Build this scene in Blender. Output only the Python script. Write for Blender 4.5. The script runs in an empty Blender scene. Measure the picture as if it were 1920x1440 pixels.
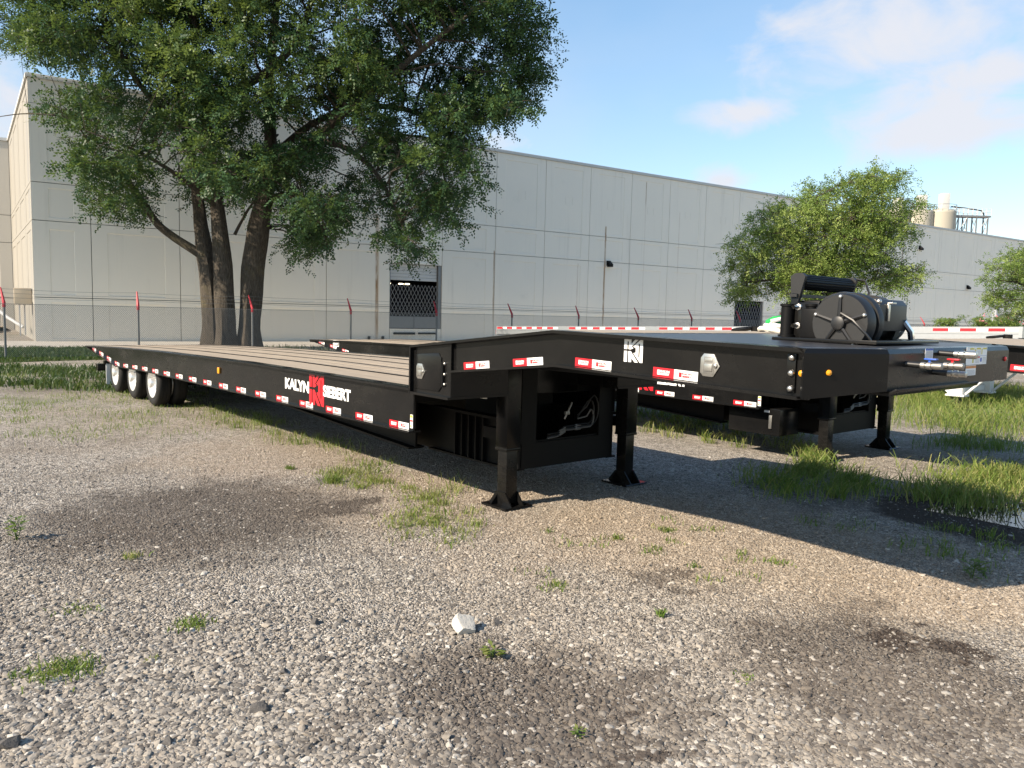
import bpy, bmesh, math, random
import numpy as np
from math import sin, cos, tan, pi, radians, atan2, sqrt
from mathutils import Vector, Matrix, Euler

# ------------------------------------------------------------------ camera
scn = bpy.context.scene
COL = scn.collection
FPX, PITCH, ROLL, EYE = 1442.0, radians(5.2), radians(1.35), 1.65
_fw = np.array([0, cos(PITCH), -sin(PITCH)]); _rt = np.array([1.0, 0, 0]); _up = np.array([0, sin(PITCH), cos(PITCH)])
_r2 = _rt*cos(ROLL)+_up*sin(ROLL); _u2 = -_rt*sin(ROLL)+_up*cos(ROLL)
CM = np.array([_r2, _u2, _fw])
cam = bpy.data.cameras.new('camera'); camo = bpy.data.objects.new('camera', cam); COL.objects.link(camo)
cam.sensor_width = 36; cam.lens = FPX/1920*36; cam.clip_start = .05; cam.clip_end = 3000
camo.matrix_world = Matrix(((_r2[0], _u2[0], -_fw[0], 0), (_r2[1], _u2[1], -_fw[1], 0), (_r2[2], _u2[2], -_fw[2], EYE), (0, 0, 0, 1)))
scn.camera = camo

def ray(x, y):
    return CM.T @ np.array([(x-960)/FPX, (720-y)/FPX, 1.0])
def ground(x, y, z=0.0):
    d = ray(x, y); t = (z-EYE)/d[2]; return np.array([0, 0, EYE])+t*d
def atdepth(x, y, Y):
    d = ray(x, y); return np.array([0, 0, EYE])+d*(Y/d[1])

# ------------------------------------------------------------------ sky, sun, exposure
SUN_AZ, SUN_EL = radians(238.0), radians(34.7)
world = bpy.data.worlds.new('World'); scn.world = world; world.use_nodes = True
wn = world.node_tree.nodes; wl = world.node_tree.links; wn.clear()
def wnode(t, **k):
    n = wn.new(t)
    for a, b in k.items(): setattr(n, a, b)
    return n
sky = wnode('ShaderNodeTexSky', sky_type='NISHITA'); sky.sun_disc = False
sky.sun_elevation = SUN_EL; sky.sun_rotation = SUN_AZ
sky.altitude = 200; sky.air_density = 1.15; sky.dust_density = .5; sky.ozone_density = 2.2
bg = wnode('ShaderNodeBackground'); bg.inputs['Strength'].default_value = 0.14
wo = wnode('ShaderNodeOutputWorld'); tc = wnode('ShaderNodeTexCoord')
def wmath(op, a, b=None, c=None):
    n = wnode('ShaderNodeMath', operation=op)
    for i, v in enumerate((a, b, c)):
        if v is None: continue
        if isinstance(v, (int, float)): n.inputs[i].default_value = v
        else: wl.new(v, n.inputs[i])
    return n.outputs[0]
def wdot(vec):
    n = wnode('ShaderNodeVectorMath', operation='DOT_PRODUCT'); wl.new(tc.outputs['Generated'], n.inputs[0])
    n.inputs[1].default_value = vec; return n.outputs['Value']
nz = wnode('ShaderNodeTexNoise'); nz.inputs['Scale'].default_value = 7.5; nz.inputs['Detail'].default_value = 9; nz.inputs['Roughness'].default_value = .58; nz.inputs['Distortion'].default_value = .5
mp = wnode('ShaderNodeMapping'); mp.inputs['Scale'].default_value = (1, 1, 1.9); wl.new(tc.outputs['Generated'], mp.inputs[0]); wl.new(mp.outputs[0], nz.inputs['Vector'])
nz2 = wnode('ShaderNodeTexNoise'); nz2.inputs['Scale'].default_value = 1.7; nz2.inputs['Detail'].default_value = 7; wl.new(mp.outputs[0], nz2.inputs['Vector'])
field = None
CLOUDS = [(1405, 214, 110, 32, 1), (1370, 338, 70, 26, 1), (1810, 235, 190, 62, 1.15), (1885, 130, 80, 60, 1.05), (1660, 75, 280, 105, .95), (1720, 165, 170, 110, .75),
          (940, 262, 70, 34, .8), (25, 190, 110, 95, 1.1), (1650, 225, 70, 60, .6), (-250, 250, 260, 110, 1), (2150, 200, 260, 120, 1), (1150, -350, 400, 150, .8), (300, -500, 500, 160, .8)]
for px, py, rx, ry, wgt in CLOUDS:
    c = ray(px, py); c = c/np.linalg.norm(c)
    u = np.cross(c, [0, 0, 1.0]); u /= np.linalg.norm(u); v = np.cross(u, c)
    a = wmath('SUBTRACT', wdot(tuple(u*FPX/rx)), float(np.dot(c, u)*FPX/rx))
    b = wmath('SUBTRACT', wdot(tuple(v*FPX/ry)), float(np.dot(c, v)*FPX/ry))
    r2 = wmath('ADD', wmath('MULTIPLY', a, a), wmath('MULTIPLY', b, b))
    m = wmath('MULTIPLY', wmath('SUBTRACT', 1.0, wmath('SQRT', r2)), wgt)
    fr = wmath('GREATER_THAN', wdot(tuple(c)), 0.0)
    m = wmath('SUBTRACT', wmath('MULTIPLY', wmath('ADD', m, 3.0), fr), 3.0)
    field = m if field is None else wmath('MAXIMUM', field, m)
nn = wmath('MULTIPLY', wmath('SUBTRACT', nz.outputs['Fac'], .5), 2.6)
f1 = wmath('ADD', wmath('MULTIPLY', field, .9), nn)
mr = wnode('ShaderNodeMapRange', interpolation_type='SMOOTHSTEP'); wl.new(f1, mr.inputs['Value']); mr.inputs['From Min'].default_value = -.1; mr.inputs['From Max'].default_value = .95
mr2 = wnode('ShaderNodeMapRange', interpolation_type='SMOOTHSTEP'); wl.new(nz2.outputs['Fac'], mr2.inputs['Value']); mr2.inputs['From Min'].default_value = .5; mr2.inputs['From Max'].default_value = .8
thin = wmath('MULTIPLY', mr2.outputs[0], .25)
cl = wmath('MAXIMUM', wmath('MULTIPLY', mr.outputs[0], .95), thin)
gam = wnode('ShaderNodeGamma'); gam.inputs['Gamma'].default_value = .7; wl.new(sky.outputs[0], gam.inputs['Color'])
hsv = wnode('ShaderNodeHueSaturation'); hsv.inputs['Saturation'].default_value = 1.28; wl.new(gam.outputs[0], hsv.inputs['Color'])
mix = wnode('ShaderNodeMix', data_type='RGBA'); wl.new(cl, mix.inputs[0]); wl.new(hsv.outputs[0], mix.inputs[6]); mix.inputs[7].default_value = (2.45, 2.5, 2.7, 1)
wl.new(mix.outputs[2], bg.inputs['Color']); wl.new(bg.outputs[0], wo.inputs['Surface'])

sun = bpy.data.lights.new('sun', 'SUN'); sun.energy = 4.05; sun.angle = radians(.7); sun.color = (1.0, .86, .68)
suno = bpy.data.objects.new('sun', sun); COL.objects.link(suno)
sdir = Vector((sin(SUN_AZ)*cos(SUN_EL), cos(SUN_AZ)*cos(SUN_EL), sin(SUN_EL)))
suno.rotation_euler = sdir.to_track_quat('Z', 'Y').to_euler(); suno.location = (-10, -10, 20)
scn.view_settings.view_transform = 'Standard'; scn.view_settings.look = 'None'; scn.view_settings.gamma = 1
scn.view_settings.exposure = 1.27
scn.render.engine = 'CYCLES'; scn.render.resolution_x = 1024; scn.render.resolution_y = 768
scn.cycles.max_bounces = 4; scn.cycles.diffuse_bounces = 3; scn.cycles.glossy_bounces = 3; scn.cycles.transmission_bounces = 3; scn.cycles.transparent_max_bounces = 4

# ------------------------------------------------------------------ helpers
rng = np.random.default_rng(7); random.seed(7)

class NT:
    """tiny node helper for materials"""
    def __init__(s, name):
        s.mat = bpy.data.materials.new(name); s.mat.use_nodes = True
        s.n = s.mat.node_tree.nodes; s.l = s.mat.node_tree.links
        s.b = s.n['Principled BSDF']; s.out = s.n['Material Output']
    def node(s, t, **k):
        n = s.n.new(t)
        for a, b in k.items(): setattr(n, a, b)
        return n
    def link(s, a, b): s.l.new(a, b)
    def put(s, sock, v):
        if isinstance(v, (int, float, tuple, list)): sock.default_value = v
        else: s.l.new(v, sock)
    def math(s, op, a, b=None, c=None, clamp=False):
        n = s.node('ShaderNodeMath', operation=op); n.use_clamp = clamp
        for i, v in enumerate((a, b, c)):
            if v is not None: s.put(n.inputs[i], v)
        return n.outputs[0]
    def noise(s, scale, detail=4, rough=.5, vec=None, dist=0.0):
        n = s.node('ShaderNodeTexNoise'); n.inputs['Scale'].default_value = scale; n.inputs['Detail'].default_value = detail
        n.inputs['Roughness'].default_value = rough; n.inputs['Distortion'].default_value = dist
        if vec is not None: s.l.new(vec, n.inputs['Vector'])
        return n.outputs['Fac']
    def pos(s): return s.node('ShaderNodeNewGeometry').outputs['Position']
    def objc(s): return s.node('ShaderNodeTexCoord').outputs['Object']
    def scale(s, vec, sc, loc=(0, 0, 0)):
        n = s.node('ShaderNodeMapping'); n.inputs['Scale'].default_value = sc; n.inputs['Location'].default_value = loc
        s.l.new(vec, n.inputs[0]); return n.outputs[0]
    def dot(s, vec, c):
        n = s.node('ShaderNodeVectorMath', operation='DOT_PRODUCT'); s.l.new(vec, n.inputs[0]); n.inputs[1].default_value = c; return n.outputs['Value']
    def mrange(s, v, a, b, c=0.0, d=1.0, smooth=True):
        n = s.node('ShaderNodeMapRange', interpolation_type='SMOOTHSTEP' if smooth else 'LINEAR')
        s.put(n.inputs['Value'], v); n.inputs['From Min'].default_value = a; n.inputs['From Max'].default_value = b
        n.inputs['To Min'].default_value = c; n.inputs['To Max'].default_value = d; return n.outputs[0]
    def ramp(s, v, stops, const=False):
        n = s.node('ShaderNodeValToRGB'); s.put(n.inputs[0], v); e = n.color_ramp.elements
        if const: n.color_ramp.interpolation = 'CONSTANT'
        while len(e) < len(stops): e.new(.5)
        for i, (p, c) in enumerate(stops): e[i].position = p; e[i].color = (*c, 1)
        return n.outputs[0]
    def mix(s, f, a, b, mode='MIX'):
        n = s.node('ShaderNodeMix', data_type='RGBA', blend_type=mode); s.put(n.inputs[0], f)
        for i, v in ((6, a), (7, b)):
            if isinstance(v, tuple): n.inputs[i].default_value = (*v, 1) if len(v) == 3 else v
            else: s.l.new(v, n.inputs[i])
        return n.outputs[2]
    def bump(s, h, strength=.3, dist=.01):
        n = s.node('ShaderNodeBump'); n.inputs['Strength'].default_value = strength; n.inputs['Distance'].default_value = dist
        s.l.new(h, n.inputs['Height']); s.l.new(n.outputs[0], s.b.inputs['Normal']); return n
    def set(s, col=None, rough=None, metal=None, spec=None):
        if col is not None: s.put(s.b.inputs['Base Color'], (*col, 1) if isinstance(col, tuple) and len(col) == 3 else col)
        if rough is not None: s.put(s.b.inputs['Roughness'], rough)
        if metal is not None: s.put(s.b.inputs['Metallic'], metal)
        if spec is not None: s.put(s.b.inputs['Specular IOR Level'], spec)
        return s.mat

class MB:
    def __init__(s): s.v = []; s.f = []; s.m = []
    def add(s, vs, fs, mi=0):
        o = len(s.v); s.v += [tuple(map(float, p)) for p in vs]
        for f in fs: s.f.append(tuple(i+o for i in f)); s.m.append(mi)
        return s
    def box(s, x0, x1, y0, y1, z0, z1, mi=0):
        return s.add([(x0, y0, z0), (x1, y0, z0), (x1, y1, z0), (x0, y1, z0), (x0, y0, z1), (x1, y0, z1), (x1, y1, z1), (x0, y1, z1)],
                     [(0, 3, 2, 1), (4, 5, 6, 7), (0, 1, 5, 4), (1, 2, 6, 5), (2, 3, 7, 6), (3, 0, 4, 7)], mi)
    def prism(s, poly, a0, a1, axis='y', mi=0):
        """poly in the two other axes (in x,z / x,y / y,z order), extruded from a0 to a1"""
        n = len(poly)
        def P(p, a): return {'y': (p[0], a, p[1]), 'z': (p[0], p[1], a), 'x': (a, p[0], p[1])}[axis]
        vs = [P(p, a0) for p in poly]+[P(p, a1) for p in poly]
        fs = [tuple(range(n)), tuple(range(2*n-1, n-1, -1))]+[(i, i+n, (i+1) % n+n, (i+1) % n) for i in range(n)]
        return s.add(vs, fs, mi)
    def beam(s, prof, xs, fn, mi=0):
        """closed profile (list of (y,dz)) swept along x; fn(x)->z"""
        n = len(prof); vs = []; fs = []
        for x in xs:
            z = fn(x); vs += [(x, p[0], z+p[1]) for p in prof]
        for k in range(len(xs)-1):
            for i in range(n):
                j = (i+1) % n; fs.append((k*n+i, k*n+j, (k+1)*n+j, (k+1)*n+i))
        fs += [tuple(range(n-1, -1, -1)), tuple((len(xs)-1)*n+i for i in range(n))]
        return s.add(vs, fs, mi)
    def tube(s, pts, rad, n=8, mi=0, cap=True):
        pts = [np.array(p, float) for p in pts]
        if isinstance(rad, (int, float)): rad = [rad]*len(pts)
        o = len(s.v); prev = None; vs = []; fs = []
        for i, p in enumerate(pts):
            t = pts[min(i+1, len(pts)-1)]-pts[max(i-1, 0)]; t = t/(np.linalg.norm(t)+1e-9)
            if prev is None:
                a = np.array([0, 0, 1.0]) if abs(t[2]) < .9 else np.array([1.0, 0, 0])
                u = np.cross(t, a)
            else: u = prev-t*np.dot(prev, t)
            u /= np.linalg.norm(u)+1e-9; prev = u; w = np.cross(t, u)
            for k in range(n):
                a = 2*pi*k/n; vs.append(p+rad[i]*(cos(a)*u+sin(a)*w))
        for i in range(len(pts)-1):
            for k in range(n):
                fs.append((i*n+k, i*n+(k+1) % n, (i+1)*n+(k+1) % n, (i+1)*n+k))
        if cap: fs += [tuple(range(n-1, -1, -1)), tuple((len(pts)-1)*n+k for k in range(n))]
        return s.add(vs, fs, mi)
    def lathe(s, prof, c, axis='y', n=32, mi=0):
        """prof: list of (a, r) along axis"""
        vs = []; fs = []
        for a, r in prof:
            for k in range(n):
                t = 2*pi*k/n; p, q = r*cos(t), r*sin(t)
                vs.append({'y': (c[0]+p, c[1]+a, c[2]+q), 'z': (c[0]+p, c[1]+q, c[2]+a), 'x': (c[0]+a, c[1]+p, c[2]+q)}[axis])
        for i in range(len(prof)-1):
            for k in range(n): fs.append((i*n+k, i*n+(k+1) % n, (i+1)*n+(k+1) % n, (i+1)*n+k))
        return s.add(vs, fs, mi)
    def mesh(s, name, mats, smooth=False, bevel=0.0):
        me = bpy.data.meshes.new(name); me.from_pydata(s.v, [], s.f)
        for m in (mats if isinstance(mats, (list, tuple)) else [mats]): me.materials.append(m)
        me.polygons.foreach_set('material_index', s.m)
        bm = bmesh.new(); bm.from_mesh(me)
        bmesh.ops.recalc_face_normals(bm, faces=bm.faces[:])
        if bevel > 0:
            ed = [e for e in bm.edges if len(e.link_faces) == 2 and e.calc_face_angle(0) > radians(35)]
            bmesh.ops.bevel(bm, geom=ed, offset=bevel, segments=2, affect='EDGES', profile=.6, clamp_overlap=True)
        bm.to_mesh(me); bm.free()
        if smooth or bevel > 0:
            me.polygons.foreach_set('use_smooth', [True]*len(me.polygons)); me.set_sharp_from_angle(angle=radians(40))
        me.update(); return me
    def build(s, name, mats, parent=None, smooth=False, bevel=0.0, loc=(0, 0, 0), rz=0.0):
        return put(name, s.mesh(name, mats, smooth, bevel), parent, loc, (0, 0, rz))

def put(name, me, parent=None, loc=(0, 0, 0), rot=(0, 0, 0), sc=(1, 1, 1)):
    o = bpy.data.objects.new(name, me); COL.objects.link(o); o.parent = parent
    o.location = loc; o.rotation_euler = rot; o.scale = sc; return o
def empty(name, loc=(0, 0, 0), rot=(0, 0, 0)):
    o = bpy.data.objects.new(name, None); COL.objects.link(o); o.location = loc; o.rotation_euler = rot; o.empty_display_size = .2; return o
def tag(o, label, cat, group=None):
    o['label'] = label; o['category'] = cat
    if group: o['group'] = group
    return o
def kind(o, k, label=None):
    o['kind'] = k
    if label: o['label'] = label
    return o
def text_mesh(txt, w, h, bold=.03, depth=.0012):
    cu = bpy.data.curves.new('lettering', 'FONT'); cu.body = txt; cu.offset = bold; cu.resolution_u = 3; cu.space_character = .93
    ob = bpy.data.objects.new('lettering', cu); COL.objects.link(ob)
    bpy.context.view_layer.update()
    me = bpy.data.meshes.new_from_object(ob.evaluated_get(bpy.context.evaluated_depsgraph_get()))
    bpy.data.objects.remove(ob); bpy.data.curves.remove(cu)
    co = np.array([v.co[:] for v in me.vertices]); lo, hi = co.min(0), co.max(0)
    P = [((c[0]-lo[0])/(hi[0]-lo[0])*w, (c[1]-lo[1])/(hi[1]-lo[1])*h) for c in co]
    return P, [tuple(p.vertices) for p in me.polygons]
def add_text(mb, txt, x, z, w, h, y, mi, bold=.03):
    P, F = text_mesh(txt, w, h, bold)
    mb.add([(x+p[0], y, z+p[1]) for p in P], F, mi)

# ------------------------------------------------------------------ materials
def plain(name, col, rough=.5, metal=0, spec=.5, var=.15, bump=0.0, sc=30):
    t = NT(name); n = t.noise(sc, 4, .6, t.objc())
    c = t.mix(n, tuple(x*(1-var) for x in col), tuple(min(1, x*(1+var)) for x in col)); t.set(c, rough, metal, spec)
    if bump: t.bump(n, bump, .004)
    return t.mat
def black_paint():
    t = NT('black_paint'); p = t.objc(); n = t.noise(3, 5, .6, p); n2 = t.noise(40, 3, .6, p)
    c = t.mix(t.mrange(n, .35, .8), (.006, .006, .0062), (.0095, .0092, .009))
    du = t.noise(.9, 6, .7, t.scale(p, (1, 1, 2.5))); c = t.mix(t.mrange(du, .5, .8, 0, .3), c, (.035, .031, .026))
    t.set(c, t.math('ADD', t.math('MULTIPLY', t.mrange(du, .4, .75), .14), t.math('ADD', t.math('MULTIPLY', n2, .08), .15)), 0, .24)
    t.bump(t.noise(2.2, 3, .5, p), .12, .02); return t.mat
def wood():
    t = NT('deck_wood'); p = t.objc(); oi = t.node('ShaderNodeObjectInfo').outputs['Random']
    off = t.math('MULTIPLY', oi, 37.0)
    cv = t.node('ShaderNodeCombineXYZ'); t.link(off, cv.inputs[1]); t.link(off, cv.inputs[0])
    va = t.node('ShaderNodeVectorMath', operation='ADD'); t.link(p, va.inputs[0]); t.link(cv.outputs[0], va.inputs[1])
    g = t.noise(4, 6, .65, t.scale(va.outputs[0], (.35, 14, 6)), .4); g2 = t.noise(60, 3, .6, t.scale(va.outputs[0], (.06, 1, 1)))
    st = t.noise(1.3, 4, .6, t.scale(va.outputs[0], (.8, 3, 1)))
    c = t.ramp(g, [(.25, (.18, .143, .112)), (.5, (.32, .268, .208)), (.75, (.43, .37, .295))])
    c = t.mix(t.mrange(st, .55, .8, 0, .55), c, (.19, .16, .13)); c = t.mix(t.math('MULTIPLY', oi, .3), c, (.36, .29, .21))
    c = t.mix(t.mrange(g2, .5, .75, 0, .35), c, (.15, .12, .09)); t.set(c, .75, 0, .3); t.bump(g2, .35, .004); return t.mat
def rubber():
    t = NT('tyre_rubber'); n = t.noise(18, 4, .6, t.objc()); t.set(t.mix(n, (.007, .007, .007), (.02, .019, .017)), .7, 0, .3); t.bump(n, .2, .004); return t.mat
def concrete(name, a, b, rust=None):
    t = NT(name); p = t.pos(); oi = t.node('ShaderNodeObjectInfo').outputs['Random']
    n = t.noise(.55, 6, .6, p); fine = t.noise(14, 4, .6, p); streak = t.noise(1.0, 5, .65, t.scale(p, (2.2, 2.2, .12)))
    c = t.mix(n, a, b); c = t.mix(t.math('MULTIPLY', t.math('SUBTRACT', oi, .3), .2, clamp=True), c, tuple(x*.86 for x in a))
    c = t.mix(t.mrange(streak, .55, .78, 0, .3), c, tuple(x*.62 for x in a)); c = t.mix(t.mrange(n, .62, .8, 0, .3), c, tuple(x*.68 for x in a))
    if rust:
        Lx, c0 = rust['L'], rust['c']; s = t.math('SUBTRACT', t.dot(p, (Lx[0], Lx[1], 0)), float(np.dot(Lx, c0)))
        z = t.dot(p, (0, 0, 1)); rn = t.noise(2.2, 4, .7, t.scale(p, (3, 3, .5)))
        for (s0, z0, z1, w, k) in rust['m']:
            d = t.math('ABSOLUTE', t.math('SUBTRACT', t.math('ADD', s, t.math('MULTIPLY', rn, .05)), s0+.025))
            m = t.math('MULTIPLY', t.mrange(d, w*.2, w, 1, 0), t.math('MULTIPLY', t.mrange(z, z0-.6, z0+.5, 0.25, 1), t.mrange(z, z1-.15, z1, 1, 0)))
            m = t.math('MULTIPLY', m, t.mrange(rn, .25, .7, .35*k, k)); c = t.mix(m, c, (.30, .17, .07))
    t.set(c, .85, 0, .25); t.bump(fine, .12, .01); return t.mat

M = {}
M['black'] = black_paint(); M['wood'] = wood(); M['rubber'] = rubber()
M['steel_dark'] = plain('dark_deck_steel', (.022, .023, .027), .36, .0, .5, .4, .1, 6)
M['under'] = plain('underbody_black', (.004, .004, .0044), .5, 0, .16, .3)
M['alu'] = plain('brushed_aluminium', (.55, .56, .58), .35, .9, .5, .1, .05, 25)
M['chrome'] = plain('polished_metal', (.86, .86, .86), .14, 1.0, .5, .05)
M['zinc'] = plain('zinc_fitting', (.50, .485, .45), .32, .9, .5, .15, .05)
M['red'] = plain('red_film', (.60, .012, .022), .38, 0, .5, .06)
M['white'] = plain('white_film', (.80, .80, .78), .4, 0, .5, .04)
M['amber'] = plain('amber_lens', (.75, .30, .015), .15, 0, .6, .1)
M['redlens'] = plain('red_lens', (.45, .02, .015), .15, 0, .6, .1)
M['yellow'] = plain('yellow_print', (.62, .52, .05), .5)
M['blue'] = plain('blue_print', (.03, .10, .42), .4)
M['greyprint'] = plain('grey_print', (.33, .33, .35), .6)
M['orange'] = plain('orange_print', (.6, .22, .05), .5)
M['hose'] = plain('black_hose', (.012, .012, .012), .4, 0, .5, .2)
M['wheelalu'] = plain('polished_wheel', (.86, .86, .85), .34, .65, .5, .05)
M['hosegrey'] = plain('worn_hose', (.10, .10, .10), .35, 0, .5, .3)
M['dullzinc'] = plain('dull_zinc', (.30, .29, .27), .45, .8, .5, .3)
M['flap'] = plain('pale_mud_flap', (.62, .63, .63), .6, 0, .4, .1)
M['greenwebbing'] = plain('green_sleeve', (.02, .28, .07), .75, 0, .2, .2, .3, 80)
M['whitewebbing'] = plain('pale_webbing', (.62, .62, .58), .85, 0, .2, .15, .4, 120)
M['dark'] = plain('joint_backing_grey', (.26, .255, .24), .9, 0, .2)  # even grey of the wall backing, seen between the panels
M['galv'] = plain('galvanised_steel', (.23, .235, .235), .5, .55, .5, .2, .05, 40)
M['postred'] = plain('red_arm_paint', (.40, .022, .035), .5, 0, .5, .25)
M['wire'] = plain('fence_wire', (.20, .20, .195), .5, .4, .4, .2)
M['silo'] = plain('silo_cream', (.42, .39, .32), .6, 0, .3, .06)
M['silow'] = plain('silo_white', (.52, .52, .50), .6, 0, .3, .05)
M['lattice'] = plain('gate_steel', (.33, .34, .35), .5, .3, .5, .2)
M['doorslat'] = plain('roller_door', (.55, .55, .53), .6, 0, .4, .08)
M['interior'] = plain('dark_interior', (.02, .02, .025), .9, 0, .1)
WL = np.array([sin(radians(56.5)), cos(radians(56.5))]); WNB = np.array([cos(radians(56.5)), -sin(radians(56.5))])
WC = ground(67, 640)[:2]
M['wall'] = concrete('tilt_up_concrete', (.86, .80, .69), (.80, .755, .665),
                     dict(L=WL, c=WC, m=[(15.72, 0.2, 6.9, .14, .95), (31.6, 1.2, 7.5, .10, 1.0), (23.12, 1.5, 5.4, .07, .8), (35.0, 9.3, 10.7, .06, .8), (29.4, 2, 5, .05, .4), (38.2, 5, 9, .07, .3)]))
M['wall2'] = concrete('return_concrete_sun_toned', (.30, .285, .252), (.28, .268, .24))  # return wall: warehouse concrete darkened in colour to offset direct sun
M['wall3'] = concrete('annex_concrete_low_sun', (.52, .495, .44), (.48, .46, .415))  # annex: same concrete made paler in colour to offset weaker sun
M['coping'] = plain('coping_metal', (.52, .52, .50), .55, .1, .4, .1)

# damp stains shared by the ground sheet and the loose pebbles (world-space shapes, metres)
STAINS = []
def stain(px0, py0, px1, py1, k):
    a = ground((px0+px1)/2, (py0+py1)/2); l = ground(px0, (py0+py1)/2); r = ground(px1, (py0+py1)/2); t = ground((px0+px1)/2, py0); b = ground((px0+px1)/2, py1)
    STAINS.append(((t[0]+b[0])/2, (t[1]+b[1])/2, np.linalg.norm(r-l)/2, np.linalg.norm(t-b)/2, k))
stain(20, 893, 745, 1075, .95); stain(560, 925, 720, 975, 1.1); stain(640, 1200, 1340, 1500, .95); stain(1120, 1360, 1300, 1430, 1.3)
stain(1330, 1130, 2000, 1520, .85); stain(1660, 1170, 1790, 1260, 1.5); stain(1380, 1160, 1560, 1210, .9)
stain(500, 1330, 760, 1440, .6); stain(1200, 1070, 1330, 1110, .8)
stain(1640, 925, 2020, 1030, 1.6); stain(1380, 890, 1700, 960, .7); stain(0, 700, 300, 745, .5)
def stain_nodes(t, p):
    nx = t.noise(1.9, 5, .72, p); ny = t.noise(1.9, 5, .72, t.scale(p, (1, 1, 1), (9.1, 3.3, 0)))
    x = t.math('ADD', t.dot(p, (1, 0, 0)), t.math('MULTIPLY', t.math('SUBTRACT', nx, .5), 1.7))
    y = t.math('ADD', t.dot(p, (0, 1, 0)), t.math('MULTIPLY', t.math('SUBTRACT', ny, .5), 1.7))
    f = None
    for cx, cy, rx, ry, k in STAINS:
        a = t.math('DIVIDE', t.math('SUBTRACT', x, float(cx)), float(rx)); b = t.math('DIVIDE', t.math('SUBTRACT', y, float(cy)), float(ry))
        d = t.math('SQRT', t.math('ADD', t.math('MULTIPLY', a, a), t.math('MULTIPLY', b, b)))
        m = t.math('MULTIPLY', t.mrange(d, .5, 1.15, 1, 0), float(k)); f = m if f is None else t.math('MAXIMUM', f, m)
    return f
TAN = [(*ground(1280, 1000)[:2], 2.6, 1.5), (*ground(820, 930)[:2], 1.6, 1.5), (*ground(560, 850)[:2], 1.6, 1.9), (*ground(1700, 1110)[:2], 1.4, .7)]
def tan_nodes(t, p):
    n_ = t.noise(1.2, 4, .6, p); f = None
    for cx, cy, rx, ry in TAN:
        a = t.math('DIVIDE', t.math('SUBTRACT', t.dot(p, (1, 0, 0)), float(cx)), rx); b = t.math('DIVIDE', t.math('SUBTRACT', t.dot(p, (0, 1, 0)), float(cy)), ry)
        d = t.math('SQRT', t.math('ADD', t.math('MULTIPLY', a, a), t.math('MULTIPLY', b, b)))
        m = t.mrange(t.math('ADD', d, t.math('MULTIPLY', t.math('SUBTRACT', n_, .5), 1.4)),   .35, 1.2, .3, 0); f = m if f is None else t.math('MAXIMUM', f, m)
    return f
def gravel_ground():
    t = NT('gravel_lot'); p = t.pos(); f = stain_nodes(t, p)
    vo = t.node('ShaderNodeTexVoronoi'); vo.inputs['Scale'].default_value = 85; t.link(p, vo.inputs['Vector'])
    vo2 = t.node('ShaderNodeTexVoronoi'); vo2.inputs['Scale'].default_value = 21; t.link(p, vo2.inputs['Vector'])
    sep = t.node('ShaderNodeSeparateColor'); t.link(vo.outputs['Color'], sep.inputs[0])
    c = t.ramp(sep.outputs[0], [(0, (.08, .073, .065)), (.3, (.21, .19, .165)), (.65, (.36, .325, .285)), (1, (.56, .52, .46))])
    sep2 = t.node('ShaderNodeSeparateColor'); t.link(vo2.outputs['Color'], sep2.inputs[0])
    c = t.mix(t.mrange(sep2.outputs[0], .8, .9, 0, .45), c, (.55, .52, .47)); c = t.mix(t.mrange(sep2.outputs[1], .8, .95, 0, .5), c, (.10, .095, .09))
    big = t.noise(.23, 5, .6, p); mid = t.noise(1.1, 5, .65, p)
    c = t.mix(t.mrange(big, .42, .68, 0, .4), c, (.30, .24, .17)); c = t.mix(t.mrange(mid, .5, .7, 0, .5), c, (.17, .145, .115))
    c = t.mix(tan_nodes(t, p), c, (.40, .30, .205))
    gx = t.noise(.5, 6, .7, p)
    far = t.mrange(t.dot(p, (0, 1, 0)), 8, 15, 0, 1); c = t.mix(t.math('MULTIPLY', t.mrange(gx, .5, .66, 0, .6), far), c, (.10, .12, .045))
    c = t.mix(t.math('MULTIPLY', f, .72, clamp=True), c, (.058, .045, .036)); t.set(c, .9, 0, .2)
    h = t.math('ADD', t.math('MULTIPLY', vo.outputs['Distance'], -1.0), t.math('MULTIPLY', vo2.outputs['Distance'], -.5))
    t.bump(h, .9, .02); return t.mat
def pebble():
    t = NT('pebble_stone'); p = t.pos(); f = stain_nodes(t, p); oi = t.node('ShaderNodeObjectInfo').outputs['Random']
    c = t.ramp(oi, [(0, (.065, .06, .056)), (.22, (.15, .138, .124)), (.45, (.27, .245, .212)), (.64, (.36, .33, .285)), (.82, (.30, .26, .21)), (.93, (.42, .395, .35)), (1, (.55, .52, .47))])
    big = t.noise(.23, 5, .6, p); c = t.mix(t.mrange(big, .42, .68, 0, .3), c, (.32, .25, .175))
    c = t.mix(tan_nodes(t, p), c, (.42, .32, .22))
    hi = t.math('GREATER_THAN', oi, .93); k = t.math('MULTIPLY', t.math('MULTIPLY', f, .74, clamp=True), t.math('SUBTRACT', 1.0, t.math('MULTIPLY', hi, .55)))
    c = t.mix(k, c, (.055, .043, .035)); n = t.noise(90, 3, .6, p)
    c = t.mix(t.math('MULTIPLY', n, .35), c, tuple((.1, .09, .08))); t.set(c, .85, 0, .25); return t.mat
M['gravel'] = gravel_ground(); M['pebble'] = pebble()
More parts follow.
